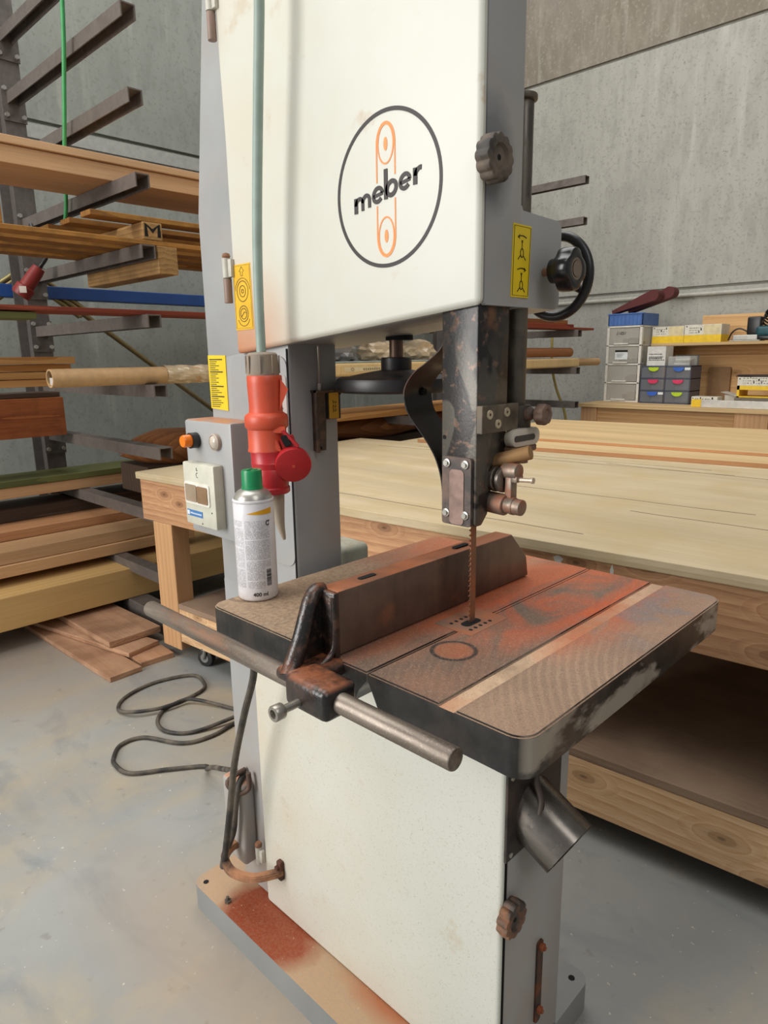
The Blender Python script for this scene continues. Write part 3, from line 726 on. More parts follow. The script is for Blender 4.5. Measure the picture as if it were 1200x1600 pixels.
b = NB(); cyl(b, (-1.1610, .681, 1.0845), (-1.1610, .6650, 1.0845), .0150, n=24); lp = mk('pilot_lamp', b, BLACK, cb, 40)
b = NB(); lathe(b, [(.0120, 0), (.0120, .013), (.0105, .016), (0, .0165)], (-1.1610, .6655, 1.0845), (0, -1, 0), 24); mk('orange_lens', b, plain('orange_lens_plastic', '#ee7a12', .25), lp, 40, 'orange plastic lens')
b = NB(); lathe(b, [(.0155, 0), (.0155, .008), (.013, .0095), (.0125, .008)], (-1.0910, .681, 1.0860), (0, -1, 0), 26); lp = mk('pilot_lamp', b, plain('beige_bezel', '#b0a092', .5), cb, 40)
b = NB(); lathe(b, [(.0128, .007), (.011, .010), (.004, .0125), (0, .0125)], (-1.0910, .681, 1.0860), (0, -1, 0), 26); mk('clear_lens', b, plain('clear_lens_plastic', '#c9bfae', .15), lp, 40, 'clear ribbed lens')

# --- dust outlet
b = NB(); box(b, -.4790, -.4745, .7300, .8800, .5080, .6560, .001); op = mk('outlet_plate', b, dusty('black_outlet_plate', '#2b2827', '#5a4a40', .4, .2), saw)
b = NB()
for y, z in ((.740, .518), (.740, .645)): cyl(b, (-.4748, y, z), (-.4725, y, z), .0042, n=12)
mk('screw', b, BRIGHT, op)
ax = Vector((.878, 0, -.479)).normalized(); c1 = Vector((-.412, .800, .527)); c0 = c1-ax*.10
def duct(rr, flip):
    t = NB(); n = 48; M = orient(ax); U = (M @ Vector((1, 0, 0, 0))).to_3d(); V = (M @ Vector((0, 1, 0, 0))).to_3d()
    A = []; B_ = []
    for i in range(n):
        e = U*math.cos(2*PI*i/n)*rr+V*math.sin(2*PI*i/n)*rr
        s_ = (-.4745-(c0+e).x)/ax.x; A.append(t.verts.new(c0+e+ax*s_)); B_.append(t.verts.new(c1+e))
    for i in range(n): t.faces.new((A[i], A[(i+1) % n], B_[(i+1) % n], B_[i]))
    return t, A, B_
b = NB()
t, _, _ = duct(.0475, 0); bmesh.ops.solidify(t, geom=t.faces[:], thickness=.0016); merge(b, t)
mk('dust_outlet', b, dusty('galvanised_outlet', '#a8a199', '#7d6450', .24, .85, .55, 9, .45, .7), op, 50)
b = NB(); tube(b, [(-.470, .7970, .640), (-.462, .7850, .622), (-.450, .7800, .600), (-.4470, .7700, .580)], .0052, 8, 6); mk('seal_strip', b, plain('brown_sealant', '#3b2e26', .6), op, 60)
# slotted strap with two bolts
b = NB(); prism(b, rrect(.8330, .8500, .128, .2920, .006), 'X', -.4795, -.4755); st = mk('motor_strap', b, dusty('dusted_strap', '#3f342d', '#8a4f30', .6, .3, .7, 40), low)
for z in (.282, .155):
    b = NB(); cyl(b, (-.4757, .8415, z), (-.4690, .8415, z), .0068, n=6, bev=.0008); cyl(b, (-.4690, .8415, z), (-.4660, .8415, z), .0035, n=10); mk('strap_bolt', b, dusty('rusted_bolt', '#8a4a2c', '#c06a3c', .7), st)
# little casting corner showing behind the column
b = NB(); box(b, -1.215, -1.096, .995, 1.075, .72, .814, .015, 4); mk('motor_housing', b, dusty('dusty_pale_casting', '#a9ab9b', '#a08a6a', .6, 0, .6, 20, top=True), saw, 50)
# ================================================================= THINGS ON AND AROUND THE SAW
def text_bm(s, size, bold=0):
    cu = bpy.data.curves.new('txt', 'FONT'); cu.body = s; cu.size = size; cu.align_x = 'CENTER'; cu.offset = bold; cu.extrude = 0; cu.resolution_u = 3
    o = bpy.data.objects.new('txt', cu); COL.objects.link(o)
    me = bpy.data.meshes.new_from_object(o.evaluated_get(bpy.context.evaluated_depsgraph_get())) if False else o.to_mesh()
    bm = bmesh.new(); bm.from_mesh(me); o.to_mesh_clear()
    bpy.data.objects.remove(o); bpy.data.curves.remove(cu); return bm
# spray can
cc = (-.8880, .6120); Rc = .0323; cz0 = ZT+.0006
can = root('spray_can', (cc[0], cc[1], cz0), 'white spray can with green cap standing on the saw table', 'spray can')
TH0 = math.radians(-34.5)
def onc(u, v, d=0):
    a = TH0+u/Rc; return Vector((cc[0]+(Rc+.0002+d)*math.cos(a), cc[1]+(Rc+.0002+d)*math.sin(a), cz0+v))
def m_can():
    g = N('white_can_label'); spn = g.n('SeparateXYZ', {0: g.tc.outputs['Object']})
    th = g.math('ARCTAN2', spn.outputs[1], spn.outputs[0]); u = g.math('MULTIPLY', g.math('SUBTRACT', th, TH0), Rc); v = spn.outputs[2]
    row = g.math('FRACT', g.math('MULTIPLY', v, 1/.0021)); rowm = g.mul(g.ramp(row, .3, .4), g.ramp(row, .92, .82))
    cx = g.n('CombineXYZ', {0: g.math('MULTIPLY', u, 900.0), 1: g.math('MULTIPLY', g.math('FLOOR', g.math('MULTIPLY', v, 1/.0021)), 7.31), 2: 0.0})
    nz = g.n('TexNoise', {'Vector': cx.outputs[0], 'Scale': .8, 'Detail': 1.0}).outputs[0]
    word = g.ramp(nz, .40, .52)
    blk = g.mul(g.math('GREATER_THAN', v, .022), g.math('LESS_THAN', v, .132))
    c1 = g.mul(g.math('GREATER_THAN', u, -.0165), g.math('LESS_THAN', u, .0245)); c2 = g.mul(g.math('GREATER_THAN', u, -.046), g.math('LESS_THAN', u, -.0195))
    colm = g.math('MAXIMUM', c1, c2)
    para = g.math('FRACT', g.math('ADD', g.math('MULTIPLY', v, 1/.0335), g.mul(c2, .4))); gap = g.math('GREATER_THAN', para, .07)
    bc = g.math('SUBTRACT', 1.0, g.mul(g.math('GREATER_THAN', u, .0125), g.math('LESS_THAN', v, .056)))
    ink = g.mul(rowm, word, blk, colm, gap, bc, .62)
    base = g.mix(g.ramp(g.noise(60, 4), .5, .8), lin('#d9d7da'), lin('#c9c5c4'))
    base = g.mix(g.mul(g.ramp(spn.outputs[2], .014, .002), .35), base, lin('#a5917c'))
    return g.fin(g.mix(ink, base, lin('#4e4e58')), .32)
b = NB(); lathe(b, [(0, 0), (.029, 0), (.0312, .0015), (Rc, .0045), (Rc, .156), (.0315, .1585), (.0325, .1600), (.0328, .1620), (.0318, .1640), (.0305, .1638)], (cc[0], cc[1], cz0), n=64)
body = mk('can_body', b, m_can(), can, 40)
b = NB(); lathe(b, [(.0309, .1632), (.0300, .1670), (.0275, .1715), (.0235, .1755), (.0190, .1780), (.0165, .1790), (0, .1790)], (cc[0], cc[1], cz0), n=48)
mk('can_shoulder', b, plain('can_tinplate', '#b9b5ad', .3, .6), can, 50)
b = NB(); lathe(b, [(.0172, .1780), (.0172, .1815), (.0163, .1820), (.0160, .2050), (.0150, .2085), (.0120, .2080), (0, .2080)], (cc[0], cc[1], cz0), n=40)
for a in range(3):
    q = math.radians(40+a*120); box(b, cc[0]+.006*math.cos(q)-.0012, cc[0]+.006*math.cos(q)+.0012, cc[1]+.006*math.sin(q)-.004, cc[1]+.006*math.sin(q)+.004, cz0+.2075, cz0+.2092)
mk('can_cap', b, plain('green_cap_plastic', '#1b8a55', .35), can, 45)
def oncyl(bm, u0, v0, th=.0003):
    for v in bm.verts: v.co = onc(u0+v.co.x, v0+v.co.y, th)
    return bm
b = NB(); t = text_bm('400 ml', .0088, .0002); merge(b, oncyl(t, .004, .0092)); mk('volume_print', b, INK, body)
b = NB()
for i in range(26):
    v0 = .0250+i*.00108; w_ = random.choice((.0003, .0004, .0007))
    t = NB(); stroke(t, [(.0150+k*.0022, v0) for k in range(5)], w_, lambda u, v, d: onc(u, v, d), 0, .0002); merge(b, t)
mk('bar_code', b, INK, body)
b = NB(); t = NB(); n = 14
L = [(-.012+.042*i/n, .1435-.002*math.sin(i/n*2.2)+.0005*i/n) for i in range(n+1)]; Hh = [(-.012+.042*i/n, .1435+.0085*(i/n)**.8) for i in range(n+1)]
for i in range(n):
    vs = [t.verts.new(onc(p[0], p[1], .0002)) for p in (L[i], L[i+1], Hh[i+1], Hh[i])]
    t.faces.new(vs)
bmesh.ops.remove_doubles(t, verts=t.verts, dist=1e-6); merge(b, t); mk('yellow_swoosh', b, plain('amber_print', '#dfa31f', .35), body)
b = NB(); stroke(b, [(.0215+.0028*math.cos(a), .1275+.0036*math.sin(a)) for a in [i*PI/8+.5 for i in range(15)]], .0014, onc, 0, .0003); stroke(b, [(.0235, .1290), (.0250, .1320)], .0012, onc, 0, .0003); mk('recycling_mark', b, INK, body)

# hanging cable with red connector
cx_, cy_ = -.8510, .62
PCS = 1.0887; PCB = Vector((-.851, .62, 1.03)); PCT = Vector((-.9265, .675, 1.012))
PCM = Matrix.Translation(PCT) @ Matrix.Scale(PCS, 4) @ Matrix.Translation(-PCB)  # connector and cable scaled about the camera, which pushes them back along the sight line
def mkp(name, bm, *a):
    bm.transform(PCM); return mk(name, bm, *a)
pc = root('power_connector', tuple(PCT), 'red heavy duty socket on a grey green cable hanging beside the column', 'power connector')
b = NB(); tube(b, [(-.800, .625, 2.15), (-.8150, .622, 1.80), (-.8193, .62, 1.691), (-.8320, .62, 1.581), (-.8480, .62, 1.438), (-.8545, .62, 1.343), (-.8560, .62, 1.25), (-.8545, .62, 1.215)], .0072, 16, 8)
mkp('cable', b, CONDUIT, pc, 60)
b = NB(); lathe(b, [(0, 1.243), (.0085, 1.2435), (.0195, 1.2425), (.0225, 1.240), (.0245, 1.212), (.0238, 1.208), (0, 1.208)], (-.8545, cy_, 0), n=32)
for i in range(8):
    a = i*PI/4; box(b, -.0015, .0015, .0238, .0258, 0, .026, .0006, mat=Matrix.Translation((-.8545, cy_, 1.2125)) @ Matrix.Rotation(a, 4, 'Z'))
mkp('gland_nut', b, dusty('dusted_grey_gland', '#8a7f72', '#a08b74', .7, 0, .7, 40), pc, 40)
b = NB(); lathe(b, [(0, 1.2095), (.0250, 1.2095), (.0262, 1.2075), (.0262, 1.198), (.0250, 1.165), (.0255, 1.155), (.0315, 1.1510), (.0330, 1.1470), (.0330, 1.1340), (.0305, 1.1310), (.0292, 1.1295), (.0292, 1.1010), (.0302, 1.0990), (.0302, 1.0960), (0, 1.096)], (-.8520, cy_, 0), n=48)
hb = mkp('connector_body', b, REDO, pc, 40)
def camdir(p): return (Vector((0, 0, 1.233))-Vector(p)).normalized()
cr = Vector((.715, .699, 0)); cf = Vector((.82, -.57, 0))
b = NB()   # fin on the upper body
t = NB(); c_ = Vector((-.852, cy_, 0))+cr*.020+cf*.012
for s in (-.002, .002):
    pass
P0 = [c_+Vector((0, 0, 1.158)), c_+cr*.014+Vector((0, 0, 1.189)), c_+cr*.003+Vector((0, 0, 1.205))]
A = [t.verts.new(p+cf*.003) for p in P0]; B_ = [t.verts.new(p-cf*.003) for p in P0]
t.faces.new(A); t.faces.new(B_[::-1])
for i in range(3): t.faces.new((A[i], B_[i], B_[(i+1) % 3], A[(i+1) % 3]))
merge(b, t); mkp('latch_fin', b, REDO, hb)
b = NB(); lathe(b, [(0, 1.097), (.0292, 1.097), (.0285, 1.080), (.0292, 1.079), (.0280, 1.070), (.0287, 1.069), (.0275, 1.052), (.0265, 1.0420), (.0285, 1.0400), (.0285, 1.0330), (.026, 1.0310), (0, 1.0310)], (-.8480, cy_, 0), n=48)
mkp('socket_shroud', b, REDD, pc, 40)
b = NB(); tube(b, [(-.846, cy_+.004, 1.035), (-.844, cy_+.006, 1.010), (-.841, cy_+.008, .98), (-.838, cy_+.012, .955)], lambda t: .016*(1-t*.85), 12, 6); mkp('cable_tail', b, plain('dusty_tail', '#a89a88', .6), pc, 60)
lc = Vector((-.848, cy_, 1.078))+cr*.034+cf*.016; ln = Vector((.78, -.50, -.28)).normalized()
b = NB(); lathe(b, [(0, 0), (.0250, 0), (.0272, .002), (.0278, .010), (.0268, .0135), (.0200, .0148), (0, .0152)], lc-ln*.006, tuple(ln), 44)
lid = mkp('socket_lid', b, REDD, pc, 40)
b = NB(); cyl(b, lc+ln*.0085, lc+ln*.0097, .0025, n=10); mkp('lid_rivet', b, REDO, lid)
b = NB()
h0 = Vector((-.850, cy_, 1.126))+cr*.020+cf*.020
def slab(bm, p, q, w, th, nrm):
    p, q = Vector(p), Vector(q); d = (q-p).normalized(); s = d.cross(nrm).normalized()*w/2; n_ = nrm.normalized()*th/2
    t = NB(); A = [t.verts.new(p+a*s+c*n_) for a, c in ((1, 1), (-1, 1), (-1, -1), (1, -1))]; B2 = [t.verts.new(q+a*s+c*n_) for a, c in ((1, 1), (-1, 1), (-1, -1), (1, -1))]
    t.faces.new(A); t.faces.new(B2[::-1])
    for i in range(4): t.faces.new((A[i], B2[i], B2[(i+1) % 4], A[(i+1) % 4]))
    bmesh.ops.recalc_face_normals(t, faces=t.faces); bmesh.ops.bevel(t, geom=t.edges[:], offset=.0012, segments=2, affect='EDGES'); merge(bm, t)
slab(b, h0+cr*.006+Vector((0, 0, -.006)), lc+Vector((0, 0, .026))-cr*.004, .022, .010, cf)
slab(b, h0+cr*.0-Vector((0, 0, -.004)), h0+cr*.024+Vector((0, 0, -.022)), .006, .012, cf)
arm_o = mkp('lid_hinge_arm', b, REDD, lid, 40)
b = NB(); slab(b, h0-cr*.020+Vector((0, 0, .004)), h0+cr*.006+Vector((0, 0, .004)), .010, .010, cf); slab(b, h0-cr*.018+Vector((0, 0, 0)), h0-cr*.006+Vector((0, 0, -.026)), .009, .008, cf); slab(b, h0-cr*.020+Vector((0, 0, -.026)), h0-cr*.002+Vector((0, 0, -.026)), .005, .008, cf)
mkp('hinge_lug', b, REDO, hb, 40)
b = NB(); slab(b, h0+cr*.002+cf*.006+Vector((0, 0, -.004)), h0+cr*.010+cf*.006+Vector((0, 0, -.020)), .011, .002, cf); mkp('latch_gap', b, HOLE, hb)

# cable on the floor
fl = [(-1.721, .948), (-1.788, .863), (-1.856, .773), (-1.936, .763), (-1.98, .78), (-2.03, .828), (-2.015, .899), (-1.889, .969), (-1.856, 1.057), (-1.868, 1.151), (-1.874, 1.21), (-1.892, 1.242), (-1.887, 1.163), (-1.925, 1.026), (-1.998, .969), (-2.082, .983), (-2.143, 1.048), (-2.147, 1.114), (-2.163, 1.207), (-2.212, 1.247), (-2.306, 1.25), (-2.359, 1.113), (-2.328, .981), (-2.256, .925), (-2.18, .946), (-2.138, 1.015), (-2.128, 1.062), (-2.111, 1.135), (-1.959, 1.211), (-1.80, 1.26), (-1.55, 1.24), (-1.30, 1.10)]
zz = lambda i: .0065 if i not in (11, 12, 24, 25, 26, 27) else .0185
hang = [(-.955, .630, .800), (-.966, .640, .74), (-.9805, .655, .671), (-1.0214, .655, .571), (-1.0672, .655, .448), (-1.1007, .655, .314), (-1.1270, .655, .215), (-1.1400, .655, .170), (-1.1560, .662, .156), (-1.1640, .675, .172), (-1.1500, .690, .225), (-1.1400, .694, .290), (-1.1440, .708, .334), (-1.1750, .742, .335), (-1.265, .775, .281), (-1.35, .808, .230), (-1.44, .842, .176), (-1.53, .877, .122), (-1.62, .911, .065), (-1.68, .934, .022)]
b = NB(); tube(b, hang+[(x, y, zz(i)) for i, (x, y) in enumerate(fl)], .0068, 12, 8)
mk('mains_cable', b, dusty('dusty_black_cord', '#2c2a27', '#6d6355', .6, 0, .75, 14), saw, 60, 'black rubber mains cable hooked at the column and looped on the floor')
# ================================================================= LEFT WALL RACK AND TIMBER
RACKM = dusty('mill_scale_steel', '#766d67', '#554d48', .45, .35, .6, 9)
POSTM = dusty('dark_rack_post', '#6a635e', '#4b4643', .45, .3, .6, 5)
ZINC = plain('zinc_bolt', '#b5b2aa', .35, .6)
rack = root('cantilever_rack', (-4.05, 3.2, 0), 'tall grey steel cantilever timber rack along the left concrete wall', 'rack')
def ipe(b, y, z1=3.6):
    x0, x1 = -4.15, -3.95; w = .05
    prism(b, [(x1, y-w), (x1, y+w), (x1-.009, y+w), (x1-.009, y+.003), (x0+.009, y+.003), (x0+.009, y+w), (x0, y+w), (x0, y-w), (x0+.009, y-w), (x0+.009, y-.003), (x1-.009, y-.003), (x1-.009, y-w)], 'Z', 0, z1)
ARMZ = [.58, .87, 1.135, 1.42, 1.69, 1.955, 2.255, 2.545, 2.82]
def arm(y, z, name='arm'):
    b = NB(); h, w, th = .052, .030, .005   # channel, open underneath
    prism(b, [(y-w, z-h), (y-w, z), (y+w, z), (y+w, z-h), (y+w-th, z-h), (y+w-th, z-th), (y-w+th, z-th), (y-w+th, z-h)], 'X', -3.945, -2.70)
    a = mk(name, b, RACKM, rack)
    b = NB(); box(b, -3.949, -3.941, y-.055, y+.055, z-.13, z+.03); pl_ = mk('arm_bracket', b, POSTM, a)
    return a
for y in (1.43, 3.2, 4.97):
    b = NB(); ipe(b, y); mk('upright', b, POSTM, rack)
    b = NB(); box(b, -4.15, -2.72, y-.05, y+.05, 0, .10, .004); mk('foot', b, RACKM, rack)
    zs = ARMZ if y < 2 else ([.87, 1.135, 1.42] if y < 4 else [.87, 1.135, 1.42, 2.235, 2.52])
    for z in zs: arm(y, z)
    if y < 2:
        for z in zs:
            b = NB()
            for dy in (-.040, .040):
                for dz in (-.105, .015): cyl(b, (-3.942, y+dy, z+dz), (-3.928, y+dy, z+dz), .011, n=6)
            mk('bolt', b, ZINC, rack)
BRACE = plain('yellow_passivated_brace', '#8b7b58', .4, .6)
for p, q in (((-4.19, 1.40, 1.67), (-4.19, .45, 1.02)), ((-4.19, 1.55, 1.67), (-4.19, 3.0, .60)), ((-4.19, 4.85, 1.80), (-4.19, 3.30, .62))):
    b = NB(); tube(b, [p, q], .016, 10, smooth=False); d = (Vector(q)-Vector(p)).normalized()
    mk('diagonal_brace', b, BRACE, rack, 50)
    s = Vector(p)-d*.06; e = Vector(p)+d*.26; nx = Vector((1, 0, 0))
    b = NB(); up = d.cross(nx).normalized()
    for k in (-1, 1): tube(b, [s+up*.028*k, e+up*.028*k], .014, 8, smooth=False)
    tube(b, [s+up*.028, s-up*.028], .016, 8, smooth=False); tube(b, [e+up*.028, e-up*.028], .014, 8, smooth=False); cyl(b, s-nx*.02+d*.05, s+nx*.03+d*.05, .016, n=8)
    mk('turnbuckle', b, plain('dull_yellow_zinc', '#8f8156', .4, .5), rack, 50)
b = NB(); box(b, -4.24, -4.17, .2, 5.0, 1.585, 1.655, .004); mk('blue_beam', b, plain('blue_painted_beam', '#1f4684', .5, 0, .08, 4), rack, label='blue painted steel beam')

W_CREAM = wood('pale_planed_wood', '#dcb68d', '#b98a5c', 'Y', 6, contrast=.8)
W_PINE = wood('yellow_pine', '#cf9f64', '#a8703a', 'Y', 8)
W_PAL = wood('pallet_wood', '#b9853f', '#7f5326', 'Y', 8, stain=('#4e3a26', 14, .4))
W_PALX = wood('pallet_block_wood', '#b08a58', '#80603a', 'X', 8, stain=('#4e3a26', 10, .4))
W_RED = wood('red_padauk', '#9c4a30', '#6d2c1f', 'Y', 9)
W_REDB = wood('rough_red_beam_wood', '#b06a3a', '#7c4022', 'Y', 7, stain=('#5a3420', 10, .4))
W_GREEN = wood('green_treated_wood', '#6f7040', '#4d5430', 'Y', 7)
W_BEIGE = wood('beige_planed_wood', '#cda67c', '#a27a52', 'Y', 6, contrast=.8)
W_YEL = wood('rough_sawn_yellow_wood', '#d6b277', '#b88d50', 'Y', 4, contrast=.7)
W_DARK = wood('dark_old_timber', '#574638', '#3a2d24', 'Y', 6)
W_LOG = wood('brown_live_edge_wood', '#9d6638', '#6b3f20', 'Y', 5)
W_FLOOR = wood('offcut_wood', '#c8a283', '#9d7355', 'X', 6, stain=('#6d4a36', 6, .5))
def plank(name, x0, x1, y0, y1, z0, z1, m, label, cat='plank', group=None, bev=.002, rot=0):
    b = NB(); M = None
    if rot:
        c = Vector(((x0+x1)/2, (y0+y1)/2, 0)); M = Matrix.Translation(c) @ Matrix.Rotation(math.radians(rot), 4, 'Z') @ Matrix.Translation(-c)
    box(b, x0, x1, y0, y1, z0, z1, bev, 2, M)
    return thing(name, b, m, label, cat, group)
plank('timber_plank', -3.26, -2.90, .15, 3.5, 1.957, 2.020, W_CREAM, 'lower and thicker of the two long pale planks on the high rack arms')
plank('timber_plank', -3.27, -2.885, .15, 3.5, 2.022, 2.050, W_CREAM, 'thin pale board lying on top of the long planks high on the rack')
# pallets
def pallet(loc, slats, blocks, lower, label, mark):
    r = root('wooden_pallet', loc, label, 'pallet', None)
    for x, y0, y1, z0, z1 in slats:
        b = NB(); box(b, x-.045, x+.045, y0, y1, z0, z1, .002); mk('slat', b, W_PAL, r)
    for x0, x1, y0, y1, z0, z1 in blocks:
        b = NB(); box(b, x0, x1, y0, y1, z0, z1, .003); k = mk('stringer', b, W_PALX, r)
        if mark and y0 < 1.6:
            b = NB(); q = lambda u, v, d: (x1+d, u, v); ym = (y0+y1)/2; zm = (z0+z1)/2
            stroke(b, [(ym-.028, zm-.022), (ym-.028, zm+.024), (ym, zm), (ym+.028, zm+.024), (ym+.028, zm-.022)], .016, q, 0, .0006); mk('stamped_letter', b, HOLE, k)
    return r
pallet((-3.0, 1.9, 1.582), [(x, .35, 2.75, 1.692, 1.710) for x in (-2.76, -2.93, -3.10, -3.30)],
       [(-3.40, -2.705, 1.472, 1.56, 1.582, 1.690), (-3.40, -2.705, 2.45, 2.54, 1.582, 1.690)], 0, 'lower wooden pallet on the rack with a big square stringer hanging below the arm', False)
pallet((-3.0, 1.9, 1.712), [(-2.765, 1.215, 2.75, 1.780, 1.800), (-2.975, 1.22, 2.75, 1.780, 1.800), (-3.17, 1.21, 2.75, 1.780, 1.800)],
       [(-3.40, -2.715, 1.420, 1.505, 1.712, 1.779), (-3.40, -2.715, 2.45, 2.54, 1.712, 1.779)], 0, 'upper wooden pallet on the rack with a black stamped stringer end', True)
b = NB(); box(b, -2.79, -2.73, .25, .905, 1.712, 1.79, .004); thing('wood_block', b, W_PAL, 'pallet block end standing on the pallet at the left photo edge', 'wood block')
b = NB()
t = NB(); lathe(t, [(0, 0), (.040, 0), (.044, .008), (.044, .05), (.034, .055), (.032, .13), (.028, .16), (0, .165)], (0, 0, 0), (0, 0, 1), 24)
sa = (Vector((.715, .699, 0))*.62+Vector((-.15, .1, .80))).normalized(); sb_ = Vector((-3.62, 1.235, 1.548))
merge(b, t, Matrix.Translation(sb_) @ orient(sa))
rs = root('hanging_socket', tuple(sb_), 'dark red industrial socket hanging at the rack upright', 'power socket')
o = mk('socket_body', b, plain('dark_red_socket', '#7d2320', .45), rs, 40)
nv = Vector((.92, -.36, .05)).normalized(); nv = (nv-sa*nv.dot(sa)).normalized(); c_ = sb_+sa*.033+nv*.0445; sd = sa.cross(nv)
b = NB(); box(b, -.015, .015, -.015, .015, -.001, .001, 0, 1, Matrix.Translation(c_) @ nv.to_track_quat('Z', 'Y').to_matrix().to_4x4()); mk('socket_sticker', b, plain('white_sticker', '#d5cbbf', .5), rs)
e_ = sb_+sa*.16
b = NB(); tube(b, [tuple(e_), tuple(e_+sa*.06), (-3.62, 1.36, 1.74), (-3.75, 1.37, 1.90)], .010, 10, 6); mk('socket_cable', b, BLACK, rs, 50)
plank('red_board', -2.92, -2.745, .2, 2.4, 1.421, 1.439, W_RED, 'thin dark red hardwood board on the rack below the blue beam')
plank('green_board', -2.90, -2.76, .2, .99, 1.392, 1.417, W_GREEN, 'short mossy green board end under the red board')
for i, (x, y) in enumerate(((-3.02, 1.215), (-3.03, 1.205), (-3.04, 1.205), (-3.00, 1.21))):
    plank('pine_batten', x-.14, x, .2, y, 1.136+i*.0305, 1.1645+i*.0305, W_PINE, ('bottom', 'second lowest', 'third', 'topmost')[i]+' yellow pine batten of the pile left of the cardboard tube', 'batten', 'pine battens on the rack')
# cardboard tube with its plastic wrap
ct = root('cardboard_tube', (-2.79, 2.0, 1.136), 'long brown cardboard tube with wrapped end lying on the rack', 'cardboard tube')
b = NB(); P = [(.0290, 0), (.036, 0), (.036, 2.1), (.029, 2.1)]
lathe(b, [(.0290, 0), (.036, 0), (.036, 1.25), (.0290, 1.25), (.029, 0)], (-2.79, 1.02, 1.1725), (0, 1, 0), 32); mk('tube_wall', b, plain('kraft_cardboard', '#c8a273', .7), ct, 50)
b = NB(); box(b, -2.81, -2.78, 1.026, 1.03, 1.145, 1.175, .003); mk('paper_plug', b, plain('white_paper', '#d9d2cb', .7), ct)
b = NB(); random.seed(3)
lathe(b, [(.0365+.006*random.random(), .026*k) for k in range(29)], (-2.79, 1.50, 1.1735), (0, 1, 0), 22)
for v in b.verts: v.co += Vector((random.uniform(-1, 1), 0, random.uniform(-1, 1)))*.003
PLAST = plain('crinkled_clear_film', '#cbb594', .15)
mk('plastic_wrap', b, PLAST, ct)
plank('timber_beam', -3.78, -3.60, .2, 1.37, .872, 1.062, W_REDB, 'big rough reddish timber beam on the rack under the cardboard tube', 'timber beam')
plank('dark_board', -3.80, -3.62, .2, 1.36, 1.064, 1.088, W_DARK, 'dark weathered board on top of the big reddish beam')
# live-edge slab and a bearer added under it as a support
b = NB(); n = 22; rings = []; random.seed(11)
for k in range(25):
    y = 1.50+k*.11; s = min(1, (k+.6)/2.2)*(1+.10*math.sin(k*.9)); w = .20*s; h = .085*s
    rings.append([b.verts.new((-3.28+w*math.cos(2*PI*j/n)+.02*math.sin(k*.5), y+.02*math.sin(j), .800+h*math.sin(2*PI*j/n))) for j in range(n)])
for A, B_ in zip(rings, rings[1:]):
    for j in range(n): b.faces.new((A[j], A[(j+1) % n], B_[(j+1) % n], B_[j]))
b.faces.new(rings[0]); b.faces.new(rings[-1][::-1])
thing('live_edge_slab', b, W_LOG, 'rounded brown live edge slab lying low on the rack behind the saw', 'wood slab', None, 60)
plank('added_bearer', -3.44, -3.14, 1.56, 4.0, .582, .722, W_DARK, 'dark timber added as a support under the rounded live edge slab')
plank('green_board', -3.86, -3.60, .15, 2.2, .638, .668, W_GREEN, 'long green treated board lying on a pale plank low on the rack')
plank('pale_plank', -3.88, -3.61, .15, 1.75, .582, .636, W_BEIGE, 'pale plank directly under the long green board')
for z in (.29,):
    arm(1.43, z); arm(3.2, z)
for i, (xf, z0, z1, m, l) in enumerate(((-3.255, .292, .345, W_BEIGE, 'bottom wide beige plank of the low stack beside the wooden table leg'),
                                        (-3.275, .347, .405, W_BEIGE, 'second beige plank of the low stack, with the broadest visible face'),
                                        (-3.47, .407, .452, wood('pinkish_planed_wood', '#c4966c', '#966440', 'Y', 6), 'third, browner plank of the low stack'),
                                        (-3.66, .454, .520, W_DARK, 'dark narrow top board filling the shaded gap at the back of the low stack'))):  # dark board whose colour also stands in for the gap's shadow
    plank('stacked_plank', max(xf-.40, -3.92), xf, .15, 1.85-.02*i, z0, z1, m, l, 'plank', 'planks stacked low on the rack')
plank('rough_slab', -3.55, -3.10, .15, 2.1, .102, .250, W_YEL, 'thick rough sawn yellow timber with curved saw marks under the plank stack', 'timber beam')
# offcuts on the floor
fb = [(-3.55, -2.50, .985, 1.12, 0, .022, 2, 'lowest offcut board on the floor, nearest its left corner'),
      (-3.40, -2.53, 1.165, 1.31, 0, .023, -2, 'floor offcut board lying closest to the table castor'),
      (-3.60, -2.62, 1.035, 1.19, .024, .044, 12, 'thin offcut board laid askew across the two bottom ones'),
      (-3.50, -2.72, 1.09, 1.33, .046, .074, 2, 'wide reddish offcut board on top of the floor pile')]
for x0, x1, y0, y1, z0, z1, r, l in fb: plank('offcut_board', x0, x1, y0, y1, z0, z1, W_FLOOR, l, 'board', 'offcut boards on the floor', .002, r)
# green hose hanging down
b = NB(); tube(b, [(-3.03, 1.36, 3.3), (-3.10, 1.36, 2.66), (-3.185, 1.365, 2.35), (-3.255, 1.37, 2.15), (-3.295, 1.372, 2.06), (-3.31, 1.375, 1.95), (-3.35, 1.378, 1.87), (-3.42, 1.37, 1.77), (-3.47, 1.33, 1.722)], .0088, 12, 8)
thing('green_hose', b, plain('green_hose_rubber', '#3f9a5a', .45), 'thin green hose hanging down past the upper rack arms', 'hose', None, 60)
